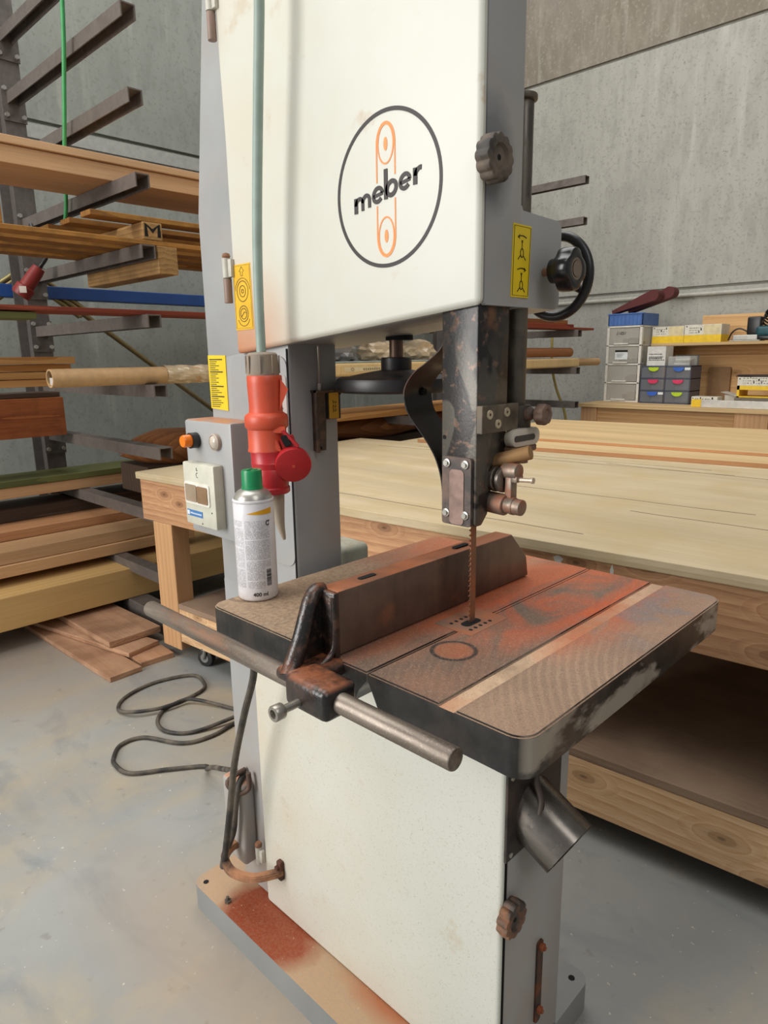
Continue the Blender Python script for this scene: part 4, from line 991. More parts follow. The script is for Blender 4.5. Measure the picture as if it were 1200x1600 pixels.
# long goods seen behind and right of the saw
b = NB(); random.seed(5)
box(b, -3.12, -2.74, 2.30, 5.06, 1.136, 1.205, .012, 3); wb = root('wrapped_bundle', (-2.93, 3.7, 1.136), 'long cream plastic wrapped bundle on the rack behind the saw', 'wrapped bundle')
mk('wrapped_boards', b, wood('wrapped_cream_boards', '#dcc08c', '#bf9c66', 'Z', 22, contrast=.6), wb)
b = NB(); box(b, -3.11, -2.75, 2.30, 4.2, 1.2045, 1.2155, .005, 2); mk('film_top', b, plain('bluish_film', '#97a39f', .25), wb)
b = NB(); prism(b, rrect(2.52, 2.95, 1.160, 1.185, .003), 'X', -2.7405, -2.7392); lb = mk('paper_label', b, plain('pale_label', '#d9c9a0', .6), wb)
b = NB(); stroke(b, arc(2.58, 1.1725, .010, .007, 0, 360, 16)[:-1], .003, lambda u, v, d: (-2.7392+d, u, v), 0, .0005, True)
for k in range(14): box(b, -2.7392, -2.7385, 2.66+k*.017, 2.66+k*.017+.010, 1.166, 1.178)
mk('label_print', b, plain('faint_print', '#8f8163', .6), lb)
for k, (y, r, m) in enumerate(((2.62, .075, plain('grey_crumpled_film', '#8e8a86', .2, 0, .15, 12)), (2.95, .07, PLAST), (3.30, .075, PLAST))):
    b = NB(); bmesh.ops.create_icosphere(b, subdivisions=3, radius=1)
    for v in b.verts:
        f_ = 1+random.uniform(-.16, .16); v.co = Vector((-2.92+v.co.x*.12*f_, y+v.co.y*.125*f_, 1.2160+max(0, .045+v.co.z*r*f_)))
    thing('crumpled_film', b, m, ('grey', 'clear middle', 'clear rightmost')[k]+' crumpled plastic film on the wrapped bundle behind the saw', 'plastic film')
b = NB(); cyl(b, (-2.80, 4.45, 1.172), (-2.80, 5.47, 1.172), .030, n=24)
for v in b.verts:
    if v.co.y < 4.6: v.co.y = 5.065
thing('paper_roll', b, plain('kraft_roll', '#c4a070', .7), 'pale cardboard roll sticking out of the wrapped bundle toward the drawers', 'roll', None, 40)
b = NB(); prism(b, rrect(-3.05, -2.76, 1.216, 1.285, .03), 'Y', 4.25, 4.99); thing('rounded_timber', b, wood('orange_timber', '#b0784c', '#855230', 'Y', 6), 'rounded orange brown timber on the wrapped bundle right of the saw', 'timber', None, 40)
plank('red_board', -2.90, -2.73, 4.0, 5.25, 1.421, 1.438, W_RED, 'long dark red board on the far rack arms right of the saw')
plank('red_board', -2.98, -2.76, 3.9, 4.98, 1.440, 1.462, W_RED, 'shorter red board on top of the long red one on the far arms')
plank('brown_board', -3.0, -2.78, 3.9, 4.92, 1.464, 1.492, W_LOG, 'brown board topping the far pile right of the saw')
plank('pine_plank', -3.32, -2.96, 2.42, 4.45, .872, .912, W_PINE, 'yellowish plank on the rack behind the guide post')
b = NB(); tube(b, [(-3.05, 5.15, 1.40), (-3.04, 5.15, 1.15), (-3.0, 5.17, .95), (-2.93, 5.2, .75), (-2.90, 5.22, .45), (-2.9, 5.2, .02)], .011, 8, 6); thing('yellow_cord', b, plain('yellow_cord', '#ab9a52', .6), 'thin yellow cord hanging in front of the wall left of the drawers', 'cord', None, 60)
b = NB(); box(b, -3.32, -3.20, 4.68, 4.80, .914, 1.13, .01); thing('blue_container', b, plain('blue_container', '#23508c', .5), 'dark blue box standing on the rack just right of the guide post', 'box')
# ================================================================= WOODEN TABLES
W_TOP = wood('worn_plywood_top', '#c4b394', '#a3906c', 'X', 5, contrast=.7, stain=('#b09a6e', 5, .5))
W_APR = wood('orange_fir', '#c89d74', '#98684a', 'X', 6, contrast=.85, knots=7.5)
W_APRL = wood('light_fir', '#e3c298', '#bd8e62', 'X', 6, contrast=.9, knots=6.5)
W_LEGZ = wood('fir_leg', '#c99f74', '#a97c52', 'Z', 5, contrast=.8)
W_SHELF = wood('dust_brown_shelf', '#937b66', '#6f594a', 'X', 5, contrast=.8, stain=('#a08770', 4, .6), rough=.85)
TM = Matrix.Translation((-2.694, 1.280, 0)) @ Matrix.Rotation(math.radians(4.75), 4, 'Z')
LX = 4.3; DY = 1.42
wt = root('work_table', TM @ Vector((LX/2, DY/2, 0)), 'large wheeled wooden work table with plywood top behind the band saw', 'work table')
def tp(name, x0, x1, y0, y1, z0, z1, m, bev=.002, par=None):
    b = NB(); box(b, x0, x1, y0, y1, z0, z1, bev, 2, TM); return mk(name, b, m, par or wt)
top = tp('table_top', 0, LX, 0, DY, .757, .785, W_TOP)
tp('front_apron', .012, LX-.01, .012, .055, .585, .7565, W_APR)
tp('rear_apron', .012, LX-.01, DY-.055, DY-.012, .585, .7565, W_APR)
tp('side_apron', .012, .055, .056, DY-.056, .585, .7565, W_APR); tp('side_apron', LX-.055, LX-.012, .056, DY-.056, .585, .7565, W_APR)
for x in (.085, 1.75, LX-.20):
    for y in (.056, DY-.146): tp('leg', x, x+.13, y if y > .5 else .010, y+.09 if y > .5 else .090, .040 if y < .5 else .06, .7565 if y > .5 else .5845, W_LEGZ, .003)
# printed guide lines and pencil scribbles on the ply are wear on the surface
tp('shelf_board', .2165, LX-.02, .011, DY-.02, .2255, .2490, W_SHELF)
tp('shelf_beam', .2165, 1.745, .012, .056, .0800, .2250, W_APRL); tp('shelf_beam', 1.885, LX-.205, .012, .056, .0800, .2250, W_APRL); tp('shelf_beam', .012, LX-.01, DY-.056, DY-.012, .0800, .2250, W_APRL)
WHL = plain('black_castor_rubber', '#252424', .5); FORK = plain('castor_steel', '#9a9894', .35, .7)
for x, y in ((.345, .040), (LX-.4, .10), (.36, DY-.14), (LX-.4, DY-.14)):
    c = TM @ Vector((x, y, 0)); ax_ = Vector((.35, -.94, 0)).normalized()
    b = NB(); cyl(b, c+Vector((0, 0, .0375))-ax_*.014, c+Vector((0, 0, .0375))+ax_*.014, .0375, n=32, bev=.006); w_ = mk('castor_wheel', b, WHL, wt, 40)
    b = NB(); cyl(b, c+Vector((0, 0, .0375))-ax_*.016, c+Vector((0, 0, .0375))+ax_*.016, .019, n=24); mk('wheel_hub', b, FORK, w_, 40)
    b = NB(); side = Vector((-ax_.y, ax_.x, 0))
    for s in (-1, 1):
        p = c+ax_*.0195*s; tube(b, [p+Vector((0, 0, .0375)), p+side*.012+Vector((0, 0, .086))], .008, 8, smooth=False)
    cyl(b, c+Vector((0, 0, .078))+side*.012, c+Vector((0, 0, .0855))+side*.012, .032, n=24); mk('castor_fork', b, FORK, wt, 40)
# dark scratches / saw kerfs on the table top
b = NB(); random.seed(9); qt = lambda u, v, d: TM @ Vector((u, v, .785+d))
for u0, v0, u1, v1 in ((.3, 1.22, 2.0, 1.25), (1.5, 1.28, 2.9, 1.16), (1.2, .62, 2.2, .60), (2.3, .95, 3.2, .93), (1.9, .45, 2.6, .42), (3.0, 1.25, 3.9, 1.22), (1.0, .16, 1.9, .12), (.5, 1.30, 1.9, 1.33)):
    stroke(b, [(u0+(u1-u0)*k/8, v0+(v1-v0)*k/8+random.uniform(-.004, .004)) for k in range(9)], .004, qt, .0001, .0003)
mk('saw_scratches', b, plain('dark_scratch', '#5d5240', .8), top)
q2 = lambda u, v, d: TM @ Vector((u, .012-d, v))
for u, v, rx, rz in ((1.885, .742, .012, .010), (2.02, .73, .004, .022)):
    b = NB(); t = NB(); prism(t, [(u+rx*math.cos(a*PI/7)*(1+.25*math.sin(a*2.3)), v+rz*math.sin(a*PI/7)) for a in range(14)], 'Y', .0112, .0125); merge(b, t, TM); mk('glue_drip', b, plain('white_glue', '#d8d5cf', .4), top)

# second table farther back, with sheets lying on it
TM2 = Matrix.Translation((-2.62, 2.80, 0)) @ Matrix.Rotation(math.radians(4.9), 4, 'Z')
wt2 = root('assembly_table', TM2 @ Vector((2.0, .7, 0)), 'second wooden table beyond the work table, carrying plywood sheets', 'work table')
def tp2(name, x0, x1, y0, y1, z0, z1, m, M=TM2, par=None):
    b = NB(); box(b, x0, x1, y0, y1, z0, z1, .002, 2, M); return mk(name, b, m, par or wt2)
tp2('table_top', 0, 4.1, 0, 1.40, .742, .768, W_TOP); tp2('front_apron', .01, 4.0, .01, .05, .60, .7415, W_APR); tp2('rear_apron', .01, 4.0, 1.35, 1.39, .60, .7415, W_APR)
for x in (.06, 1.9, 3.8):
    for y in (.06, 1.25): tp2('leg', x, x+.1, y, y+.09, 0, .7415, W_LEGZ)
W_SHEET = wood('plywood_sheet', '#ccb184', '#b59565', 'X', 4, contrast=.6)
W_SHEETR = wood('reddish_edged_sheet', '#b5865c', '#9c6a44', 'X', 4, contrast=.6)
def sheet(x0, x1, y0, y1, z0, z1, m, l, rot):
    b = NB(); box(b, x0, x1, y0, y1, z0, z1, .001, 1, TM2 @ Matrix.Rotation(math.radians(rot), 4, 'Z')); return thing('plywood_sheet', b, m, l, 'plywood sheet', 'sheets on the assembly table')
s1 = sheet(.12, 3.9, .03, .60, .769, .787, W_SHEET, 'lower tan sheet with reddish front edge on the second table', 2)
s2 = sheet(.30, 3.6, .30, 1.36, .788, .800, W_SHEET, 'broad tan plywood sheet lying on the lower reddish edged sheet', .5)
for par, x0, x1, y, z0, z1, rot in ((s1, .12, 3.9, .03, .769, .7868, 2), (s2, .30, 3.6, .30, .788, .7998, .5)):
    b = NB(); box(b, x0, x1, y-.004, y, z0, z1, 0, 1, TM2 @ Matrix.Rotation(math.radians(rot), 4, 'Z')); mk('edge_band', b, W_SHEETR, par)
b = NB(); random.seed(21)
for k in range(26):
    u, v = 2.10+random.gauss(0, .06), .16+random.gauss(0, .02); p = TM2 @ Vector((u, v, .7875)); r = random.uniform(.006, .014)
    box(b, -r, r, -r*.4, r*.4, 0, .003, 0, 1, Matrix.Translation(p) @ Matrix.Rotation(random.uniform(0, 3), 4, 'Z'))
o = thing('wood_shavings', b, plain('pale_shavings', '#dcc39a', .8), 'little heap of pale wood shavings on the reddish sheet edge', 'wood shavings'); o['kind'] = 'stuff'
# ================================================================= BENCH AT THE RIGHT WALL
W_BEN = wood('pine_bench', '#d0b384', '#b18f60', 'X', 6, contrast=.8)
W_BENF = wood('knotty_pine_apron', '#c49c6c', '#a3774a', 'X', 6, knots=4)
W_PLY = wood('knotty_plywood_back', '#dcb582', '#bb8c58', 'X', 2.6, knots=3.5, contrast=.85)
bench = root('workbench', (-.8, 5.7, 0), 'long pine workbench with plywood backboard against the right wall', 'workbench')
def bp(name, x0, x1, y0, y1, z0, z1, m, bev=.002): b = NB(); box(b, x0, x1, y0, y1, z0, z1, bev); return mk(name, b, m, bench)
BT = .832
bp('bench_top', -2.87, 1.6, 5.30, 6.10, BT-.030, BT, W_BEN)
bp('front_apron', -2.72, 1.5, 5.335, 5.38, .655, BT-.031, W_BENF); bp('rear_apron', -2.72, 1.5, 6.03, 6.08, .655, BT-.031, W_BENF)
for x in (-2.845, -1.63, .2):
    bp('leg', x, x+.14 if x < -2 else x+.22, 5.315, 5.40, 0, BT-.031, W_LEGZ); bp('leg', x, x+.12, 5.98, 6.07, 0, BT-.031, W_LEGZ)
bp('backboard', -2.20, 1.6, 6.115, 6.14, .70, 1.535, W_PLY); bp('shelf', -2.474, 1.6, 5.76, 6.112, 1.290, 1.312, W_BEN); bp('shelf_rail', -2.40, 1.6, 6.07, 6.113, 1.215, 1.289, W_BENF); bp('shelf_bracket', -2.44, -2.40, 5.95, 6.112, .833, 1.289, W_BEN)
def clear(name, h, a, rough=.15):
    m = bpy.data.materials.new(name); m.use_nodes = True; p = m.node_tree.nodes['Principled BSDF']
    p.inputs['Base Color'].default_value = lin(h); p.inputs['Roughness'].default_value = rough; p.inputs['Alpha'].default_value = a; return m
CLR = clear('frosted_drawer_plastic', '#d2ccc0', .28, .3); CFR = plain('milky_drawer_frame', '#ddd8cc', .4); CLR2 = clear('smoky_drawer_plastic', '#8e9198', .34, .2); FR2 = plain('slate_drawer_frame', '#4c5264', .4)
# tower of four clear drawers
dx0, dx1, dy0, dy1 = -2.790, -2.484, 5.60, 5.93; dt = root('drawer_tower', ((dx0+dx1)/2, (dy0+dy1)/2, BT), 'tall milky tower of four clear drawers on the bench', 'drawer unit')
hh = .153
for k in range(5): 
    b = NB(); z = BT+.001+k*hh; box(b, dx0, dx1, dy0, dy1, z, z+.014, .003); mk('shelf_frame', b, CFR, dt)
b = NB()
for x in (dx0, dx1-.022): box(b, x, x+.022, dy0, dy0+.03, BT+.015, BT+4*hh+.012, .003)
mk('front_frame', b, CFR, dt)
b = NB(); box(b, dx1-.004, dx1, dy0+.03, dy1, BT+.015, BT+4*hh); box(b, dx0, dx0+.004, dy0+.03, dy1, BT+.015, BT+4*hh); box(b, dx0, dx1, dy1-.004, dy1, BT+.015, BT+4*hh); mk('side_panels', b, CLR, dt)
JUNK = plain('dark_contents', '#5c5852', .6, 0, .2, 60)
for k in range(4):
    z = BT+.016+k*hh
    b = NB(); box(b, dx0+.024, dx1-.024, dy0-.004, dy0, z+.004, z+hh-.020, .001); dw = mk('drawer', b, CLR, dt)
    b = NB(); box(b, dx0+.07, dx1-.11, dy0-.014, dy0-.004, z+.002, z+.012, .002); mk('drawer_pull', b, CFR, dw)
    b = NB(); random.seed(40+k)
    for q in range(7): 
        x = random.uniform(dx0+.12, dx1-.06); yq = dy0+random.uniform(.05, .2); s = random.uniform(.015, .035); box(b, x-s, x+s, yq-s, yq+s, z+.002, z+.004+s*random.uniform(1, 2.2), .003)
    mk('contents', b, JUNK, dw)
    if k == 2:
        b = NB(); box(b, dx0+.085, dx0+.195, dy0-.0058, dy0-.0042, z+.032, z+.110); tg = mk('drawer_label', b, plain('white_label', '#dde1e0', .5), dw)
        b = NB(); box(b, dx0+.085, dx0+.195, dy0-.0066, dy0-.0056, z+.092, z+.110)
        for q in range(3): box(b, dx0+.10, dx0+.145+.01*q, dy0-.0066, dy0-.0056, z+.052+q*.012, z+.055+q*.012)
        mk('label_print', b, INK, tg)
    if k == 3:
        b = NB(); qd = lambda u, v, d: (u, dy0-.0042-d, v); x = dx0+.090
        stroke(b, [(x, z+.078), (x+.008, z+.108), (x+.016, z+.080), (x+.024, z+.106), (x+.030, z+.082)], .005, qd, 0, .0006); stroke(b, arc(x+.045, z+.092, .008, .010, 0, 330, 14), .005, qd, 0, .0006); stroke(b, [(x+.060, z+.080), (x+.060, z+.106), (x+.072, z+.082), (x+.078, z+.104)], .005, qd, 0, .0006)
        mk('marker_scrawl', b, INK, dw)
# blue bin and belts on the tower
zt_ = BT+4*hh+.016
bb = root('storage_bin', (-2.64, 5.72, zt_), 'blue ribbed plastic bin on top of the drawer tower', 'storage bin'); BLUE = plain('blue_bin_plastic', '#4a6fae', .5)
b = NB(); box(b, -2.78, -2.50, 5.605, 5.90, zt_+.001, zt_+.008); 
for a in ((-2.785, -2.775, 5.60, 5.91), (-2.495, -2.485, 5.60, 5.91), (-2.785, -2.485, 5.60, 5.608), (-2.785, -2.485, 5.902, 5.91)): box(b, *a, zt_+.001, zt_+.098, .002)
mk('bin_shell', b, BLUE, bb)
b = NB()
for k in range(9): box(b, -2.775+k*.034, -2.770+k*.034, 5.596, 5.602, zt_+.004, zt_+.092)
box(b, -2.79, -2.48, 5.594, 5.602, zt_+.090, zt_+.100, .002); mk('bin_ribs', b, BLUE, bb)
BELT = plain('brown_red_abrasive', '#5d2a28', .8)
for k, (x, y, z, a, l) in enumerate(((-2.58, 5.64, zt_+.158, -16, 'front dark red sanding belt on the blue bin'), (-2.50, 5.765, zt_+.175, -19, 'rear dark red sanding belt on the blue bin'))):
    pts = [(-.20, 0)]+[(.16+.045*math.cos(math.radians(t)), .045*math.sin(math.radians(t))+.030) for t in range(-90, 91, 20)]+[(-.20, .025)]
    b = NB(); prism(b, pts, 'Y', -.05, .05, 0, 1, 0, Matrix.Translation((x, y+.05, z)) @ Matrix.Rotation(math.radians(a), 4, 'Y'))
    thing('sanding_belt', b, BELT, l, 'sanding belt', 'sanding belts on the bin')
# small drawer block
mx0, mx1, my0, my1 = -2.462, -2.062, 5.58, 5.80; mm = root('small_drawer_unit', ((mx0+mx1)/2, (my0+my1)/2, BT), 'low block of six small drawers with coloured pulls on the bench', 'drawer unit')
mh = .0975; mw = (mx1-mx0)/2
b = NB()
for k in range(4): box(b, mx0, mx1, my0, my1, BT+.001+k*mh, BT+.009+k*mh, .001)
for x in (mx0, mx0+mw-.003, mx1-.006): box(b, x, x+.006, my0, my1, BT+.001, BT+3*mh+.008)
mk('drawer_frame', b, FR2, mm)
cols = [['#2f5fc0', '#b4cf22'], ['#d5335f', '#d5335f'], ['#b4cf22', '#2a62bd']]
for r in range(3):
    for c in range(2):
        x = mx0+.008+c*mw; z = BT+.011+r*mh
        b = NB(); box(b, x, x+mw-.014, my0-.006, my0, z, z+mh-.012, .002); d_ = mk('drawer', b, CLR2, mm)
        h_ = cols[r][c]; b = NB(); xc = x+mw*.5; t = [(xc-.042, z+mh-.014), (xc+.042, z+mh-.014)]+[(xc+.042*math.cos(math.radians(a)), z+mh-.020-.026*math.sin(math.radians(a))) for a in range(0, 181, 20)]
        prism(b, t, 'Y', my0-.016, my0-.005); mk('drawer_pull', b, plain('pull_'+h_[1:], h_, .4), d_)
        if (r, c) in ((0, 0), (2, 1)): b = NB(); box(b, xc+.045, xc+.088, my0-.0075, my0-.0055, z+mh-.035, z+mh-.016); mk('drawer_tag', b, plain('white_label', '#dde1e0'), d_)
zm = BT+3*mh+.010
b = NB(); box(b, -2.425, -2.275, 5.59, 5.74, zm, zm+.152, .001); wbx = thing('white_carton', b, plain('white_carton', '#d5d2cb', .6), 'plain white carton with printed front on the small drawers', 'carton')
b = NB(); random.seed(8)
for k, z in enumerate((.088, .066, .054, .042)):
    x = -2.41
    while x < -2.31+.02*(k % 2): w_ = random.uniform(.006, .018); box(b, x, x+w_, 5.5892, 5.5905, zm+z, zm+z+(.006 if k != 2 else .010)); x += w_+.004
mk('carton_print', b, INK, wbx)
tb_ = root('clear_tub', (-2.15, 5.66, zm), 'low clear tub holding white discs on the small drawers', 'tub'); b = NB()
for a in ((-2.25, -2.247, 5.59, 5.74), (-2.083, -2.080, 5.59, 5.74), (-2.25, -2.08, 5.59, 5.593), (-2.25, -2.08, 5.737, 5.74), (-2.25, -2.08, 5.59, 5.74)): box(b, *a, zm, zm+.072 if a[1]-a[0] < .1 or a[3]-a[2] < .1 else zm+.003)
mk('tub_shell', b, clear('clear_tub_plastic', '#cfd0cc', .25), tb_)
for k in range(2):
    b = NB(); cyl(b, (-2.165+.012*k, 5.665, zm+.005+k*.032), (-2.165+.012*k, 5.665, zm+.020+k*.032), .066, n=32, bev=.005); thing('white_disc', b, plain('white_felt', '#d5d1c6', .7), ('lower', 'upper')[k]+' white polishing disc in the clear tub', 'disc', 'white discs in the tub', 40)
b = NB(); prism(b, rrect(-2.105, -1.930, BT+.001, 1.115, .02), 'Y', 6.085, 6.100); thing('cardboard_sheet', b, plain('brown_cardboard', '#93724f', .8), 'brown cardboard sheet leaning against the plywood backboard', 'cardboard')
# yellow and white abrasive boxes on the shelf
CARD = plain('white_box_card', '#d9d3c2', .5); YEL = plain('yellow_box_card', '#ecc21a', .5); LYEL = plain('light_yellow_print', '#e3c96a', .5)
def abox(x0, x1, y0, y1, z0, z1, l, grp, frac=.42, opening=False, lines=True):
    r = root('abrasive_box', ((x0+x1)/2, (y0+y1)/2, z0), l, 'box', grp)
    b = NB(); zc = z0+(z1-z0)*frac; box(b, x0, x1, y0, y1, zc, z1, .001); mk('box_upper', b, CARD, r)
    b = NB()
    if opening:
        for a in ((x0, x0+.018, y0, y1, z0, zc), (x1-.018, x1, y0, y1, z0, zc), (x0, x1, y0, y1, z0, z0+.008), (x0, x1, y0, y1, zc-.03, zc)): box(b, *a)
    else: box(b, x0-.0008, x1+.0008, y0-.0008, y1, z0, zc)
    mk('yellow_band', b, YEL, r)
    if lines:
        b = NB(); w = x1-x0
        for k in range(7): box(b, x0+w*.52, x1-.006, y0-.0012, y0, zc+.006+k*.0105, zc+.010+k*.0105)
        mk('yellow_stripes', b, LYEL, r)
    b = NB(); random.seed(int(abs(x0)*1000)); w = x1-x0
    for k in range(3):
        x = x0+w*.14
        while x < x0+w*(.46 if lines else .86): q = random.uniform(.004, .012); box(b, x, x+q, y0-.0012, y0, zc+.016+k*.018, zc+.020+k*.018+(.012 if random.random() < .15 else 0)); x += q+random.uniform(.004, .014)
    box(b, x0+w*.04, x0+w*.075, y0-.0012, y0, z1-.016, z1-.008); mk('box_print', b, INK, r)
    return r
abox(-2.470, -2.212, 5.765, 5.95, 1.313, 1.445, 'left yellow and white box on the shelf above the bench', 'yellow boxes on the shelf')
abox(-2.208, -1.925, 5.765, 5.95, 1.313, 1.450, 'right yellow and white box on the shelf, beside the power tool', 'yellow boxes on the shelf')
abox(-1.690, -1.42, 5.50, 5.70, .905, 1.052, 'yellow box with open front at the right photo edge on the bench', None, .58, True, False)
b = NB(); box(b, -1.70, -1.40, 5.49, 5.74, BT+.001, .903, .002); thing('grey_carton', b, plain('dark_carton', '#6f6658', .7), 'low carton carrying the open yellow box on the bench', 'carton')
b = NB()
for k in range(3): box(b, -.15, .15, -.08, .08, .0055*k, .0055*k+.004, 0, 1, Matrix.Translation((-1.56, 5.60, 1.0535)) @ Matrix.Rotation(math.radians(7*k-6), 4, 'Z'))
thing('abrasive_sheets', b, plain('dark_abrasive_paper', '#4d3d36', .8), 'loose brown sanding sheets on the open yellow box', 'sanding sheets')
abox(-1.990, -1.80, 5.44, 5.54, BT+.001, .905, 'flat white box with yellow corner right of the small drawers', None, .02, False, False)
b = NB(); box(b, -1.79, -1.705, 5.56, 5.74, BT+.001, .918, .001, 1); box(b, -.06, .06, -.07, .07, 0, .002, 0, 1, Matrix.Translation((-1.76, 5.62, .922)) @ Matrix.Rotation(.25, 4, 'Y')); thing('open_carton', b, plain('grey_white_carton', '#bdb7aa', .6), 'small greyish open carton between the flat box and yellow box', 'carton')
lv = root('spirit_level', (-1.3, 5.37, BT), 'long pale grey aluminium straightedge lying along the bench front', 'straightedge'); b = NB(); box(b, -1.885, -.7, 5.350, 5.372, BT+.001, .888, .002); mk('level_rail', b, plain('pale_aluminium', '#c6c2b8', .4, .3), lv)
b = NB(); box(b, -1.955, -1.884, 5.348, 5.374, BT+.001, .890, .003); mk('end_cap', b, YEL, lv)
# power tool
pt = root('power_sander', (-1.63, 5.87, 1.313), 'teal and black power sander with coiled black cable on the shelf', 'power tool')
b = NB(); box(b, -1.70, -1.36, 5.82, 5.92, 1.345, 1.425, .025, 4); mk('motor_body', b, plain('teal_plastic', '#1e4e57', .4), pt, 40)
b = NB(); box(b, -1.765, -1.665, 5.83, 5.91, 1.362, 1.495, .012, 3); box(b, -1.68, -1.58, 5.82, 5.90, 1.320, 1.352, .012, 3); mk('dark_housing', b, BLACK, pt, 40)
b = NB(); box(b, -1.875, -1.655, 5.80, 5.93, 1.3135, 1.322, .003); box(b, -1.86, -1.68, 5.825, 5.915, 1.3215, 1.362, .006); mk('base_plate', b, plain('cast_aluminium', '#a3a199', .35, .6), pt)
b = NB(); tube(b, [(-1.90, 5.86, 1.325), (-1.87, 5.85, 1.385), (-1.82, 5.85, 1.41), (-1.76, 5.85, 1.385)], .006, 8, 6)
for r in range(4): tube(b, [(-1.52+(.15-.01*r)*math.cos(a*PI/8), 5.87-.02*r+.02*math.sin(a), 1.462+.018*r+(.055-.005*r)*math.sin(a*PI/8)) for a in range(17)], .0065, 8, 3)
mk('tool_cable', b, BLACK, pt, 60)
# ================================================================= SHELL, LIGHT, CAMERA
def m_wall(name, a, c, d):
    g = N(name)
    col = g.mix(g.ramp(g.noise(1.2, 6), .3, .7), lin(a), lin(c))
    col = g.mix(g.mul(g.ramp(g.noise(14, 5, .6, (1, 1, .35)), .45, .7), .45), col, lin(d))
    col = g.mix(g.mul(g.ramp(g.noise(38, 3), .56, .66), .5), col, lin(d))
    col = g.mix(g.mul(g.ramp(g.noise(55, 2), .66, .72), .6), col, lin('#6f6d66'))
    col = g.mix(g.mul(g.ramp(g.noise(3, 4, .6, (2.2, 2.2, .2)), .58, .75), .35), col, lin('#cfcdc2'))
    g.bump(g.noise(60, 4), .3, .004); return g.fin(col, .85, 0, .2)
WL = m_wall('smooth_concrete', '#959992', '#868a83', '#797d76'); WR = m_wall('pitted_concrete', '#adaba2', '#a3a198', '#8a8981'); WRT = m_wall('dark_pitted_concrete', '#8b8378', '#7f7768', '#a39b8e')
XW, YW = -4.45, 6.20
b = NB(); box(b, XW-.2, XW, -3.0, YW+.2, 0, 2.585); box(b, XW-.2, XW, -3.0, YW+.2, 2.605, 5.5); box(b, XW-.2, XW-.03, -3.0, YW+.2, 2.58, 2.61); struct('wall_left', b, WL)
b = NB(); box(b, XW, 4.5, YW, YW+.2, 0, 1.762); box(b, XW, 4.5, YW, YW+.2, 1.785, 3.715); box(b, XW, 4.5, YW+.03, YW+.2, 1.76, 3.75); struct('wall_back', b, WR)
b = NB(); box(b, XW, 4.5, YW, YW+.2, 3.742, 5.5); struct('wall_back_upper', b, WRT)
b = NB(); cyl(b, (XW+.02, YW-.018, 1.715), (4.4, YW-.018, 1.715), .017, n=12); struct('trim_1', b, plain('pale_conduit', '#b3b0a5', .5))
b = NB(); box(b, XW+.001, XW+.012, -2.9, YW-.05, 2.50, 2.575); struct('trim_2', b, plain('pale_mortar_band', '#a3a59f', .9))
def m_floor():
    g = N('power_floated_concrete')
    c = g.mix(g.ramp(g.noise(1.1, 6, .6), .35, .65), lin('#999994'), lin('#828483'))
    c = g.mix(g.mul(g.ramp(g.noise(2.4, 7, .65, (1, .6, 1), dist=.6), .48, .70), .75), c, lin('#a6977c'))
    c = g.mix(g.mul(g.ramp(g.noise(3.2, 7, .65, (.8, 1.6, 1), dist=.8), .52, .72), .7), c, lin('#74797c'))
    c = g.mix(g.mul(g.ramp(g.noise(26, 4), .66, .74), .4), c, lin('#6e6a64'))
    c = g.mix(g.mul(g.ramp(g.noise(70, 2), .70, .75), .7), c, lin('#cfc6b8'))
    fo = lambda x, y: (x-FO.x, y-FO.y, -FO.z)
    c = g.mix(g.mul(g.sph(fo(-3.2, .85), .1, .9, (.8, 1.6, 1), .5, 3), .55), c, lin('#8f7a66'))
    c = g.mix(g.mul(g.sph(fo(-1.0, .58), .05, .35, (.5, 1.6, 1), .2, 5), .5), c, lin('#a58d74'))
    r = g.ramp(g.noise(4, 5), .3, .7)
    return g.fin(c, g.mix(r, (.42,)*3+(1,), (.6,)*3+(1,)), 0, .35)
FO = Vector(((XW-.2+4.5)/2, (-3.0+YW+.2)/2, -.1))
b = NB(); box(b, XW-.2, 4.5, -3.0, YW+.2, -.1, 0); struct('floor', b, m_floor())

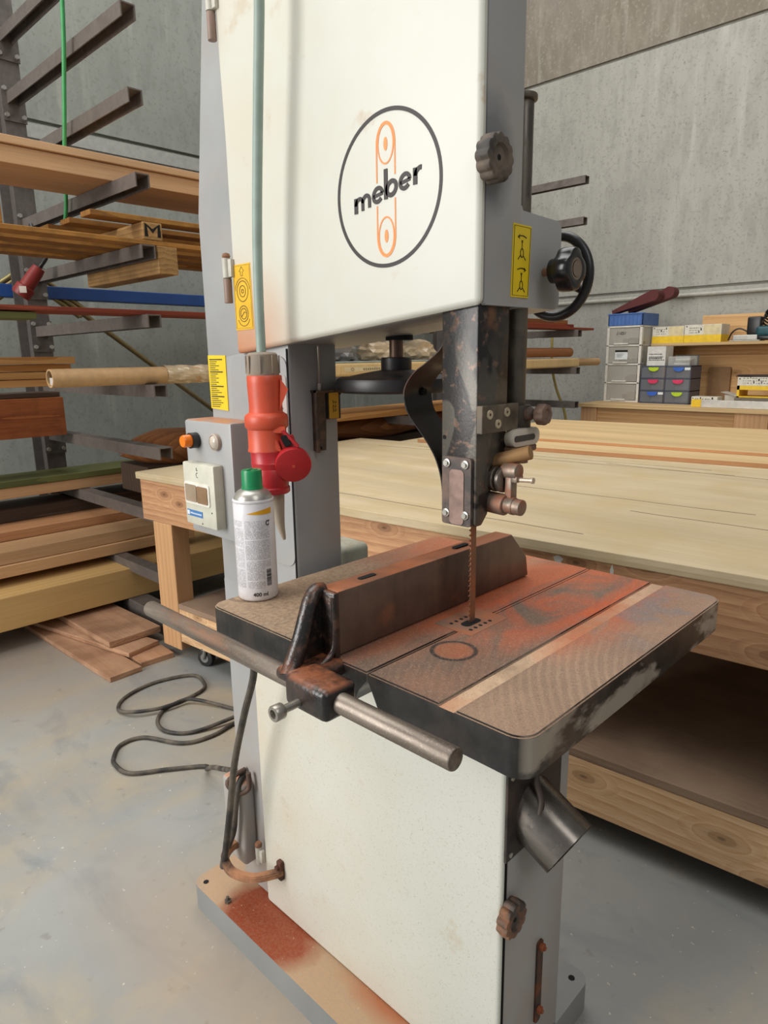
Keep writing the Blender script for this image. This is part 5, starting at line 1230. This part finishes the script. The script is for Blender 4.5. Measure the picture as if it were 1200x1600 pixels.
def area(name, loc, target, sx, sy, power, col=(1, 1, 1)):
    l = bpy.data.lights.new(name, 'AREA'); l.shape = 'RECTANGLE'; l.size = sx; l.size_y = sy; l.energy = power; l.color = col
    o = bpy.data.objects.new(name, l); COL.objects.link(o); o.location = loc
    o.rotation_euler = (Vector(target)-Vector(loc)).to_track_quat('-Z', 'Y').to_euler(); return o
area('hall_door_daylight', (-2.5, -4.1, 2.4), (-.7, .9, .9), 2.4, 3.4, 290, (1, .985, .96))
area('skylight_fill', (-2.6, 1.6, 6.2), (-2.6, 1.6, 0), 4.5, 6.5, 320, (1, .99, .97))
area('skylight_fill', (-3.2, -1.6, 5.4), (-1.6, 1.2, .4), 2.2, 3.6, 55, (1, .97, .93))
area('skylight_fill', (3.4, -.6, 5.2), (-.6, 1.0, .8), 2.2, 4.0, 85, (1, .98, .95))  # unseen overhead fill, added to brighten the saw's right side faces
w = bpy.data.worlds.new('hall_ambient'); w.use_nodes = True; SC.world = w
bg = w.node_tree.nodes['Background']; bg.inputs[0].default_value = (.97, .98, 1, 1); bg.inputs[1].default_value = .25

cam = bpy.data.cameras.new('camera'); co = bpy.data.objects.new('camera', cam); COL.objects.link(co)
fpx, yaw, pit, rol = 1062.21, -.773527766, .223578459, .0152879541
fwd = Vector((math.sin(yaw)*math.cos(pit), math.cos(yaw)*math.cos(pit), -math.sin(pit)))
rt = Vector((math.cos(yaw), -math.sin(yaw), 0)); dn = fwd.cross(rt)
r2 = rt*math.cos(rol)+dn*math.sin(rol); d2 = dn*math.cos(rol)-rt*math.sin(rol)
co.matrix_world = Matrix(((r2.x, -d2.x, -fwd.x, 0), (r2.y, -d2.y, -fwd.y, 0), (r2.z, -d2.z, -fwd.z, 1.233), (0, 0, 0, 1)))
cam.sensor_fit = 'VERTICAL'; cam.sensor_height = 36; cam.lens = fpx/1600*36; cam.clip_start = .02; cam.clip_end = 60
SC.camera = co
vs = SC.view_settings; SC.display_settings.display_device = 'sRGB'
vs.view_transform = 'Standard'; vs.look = 'None'; vs.gamma = 1; vs.exposure = 0; vs.use_curve_mapping = False
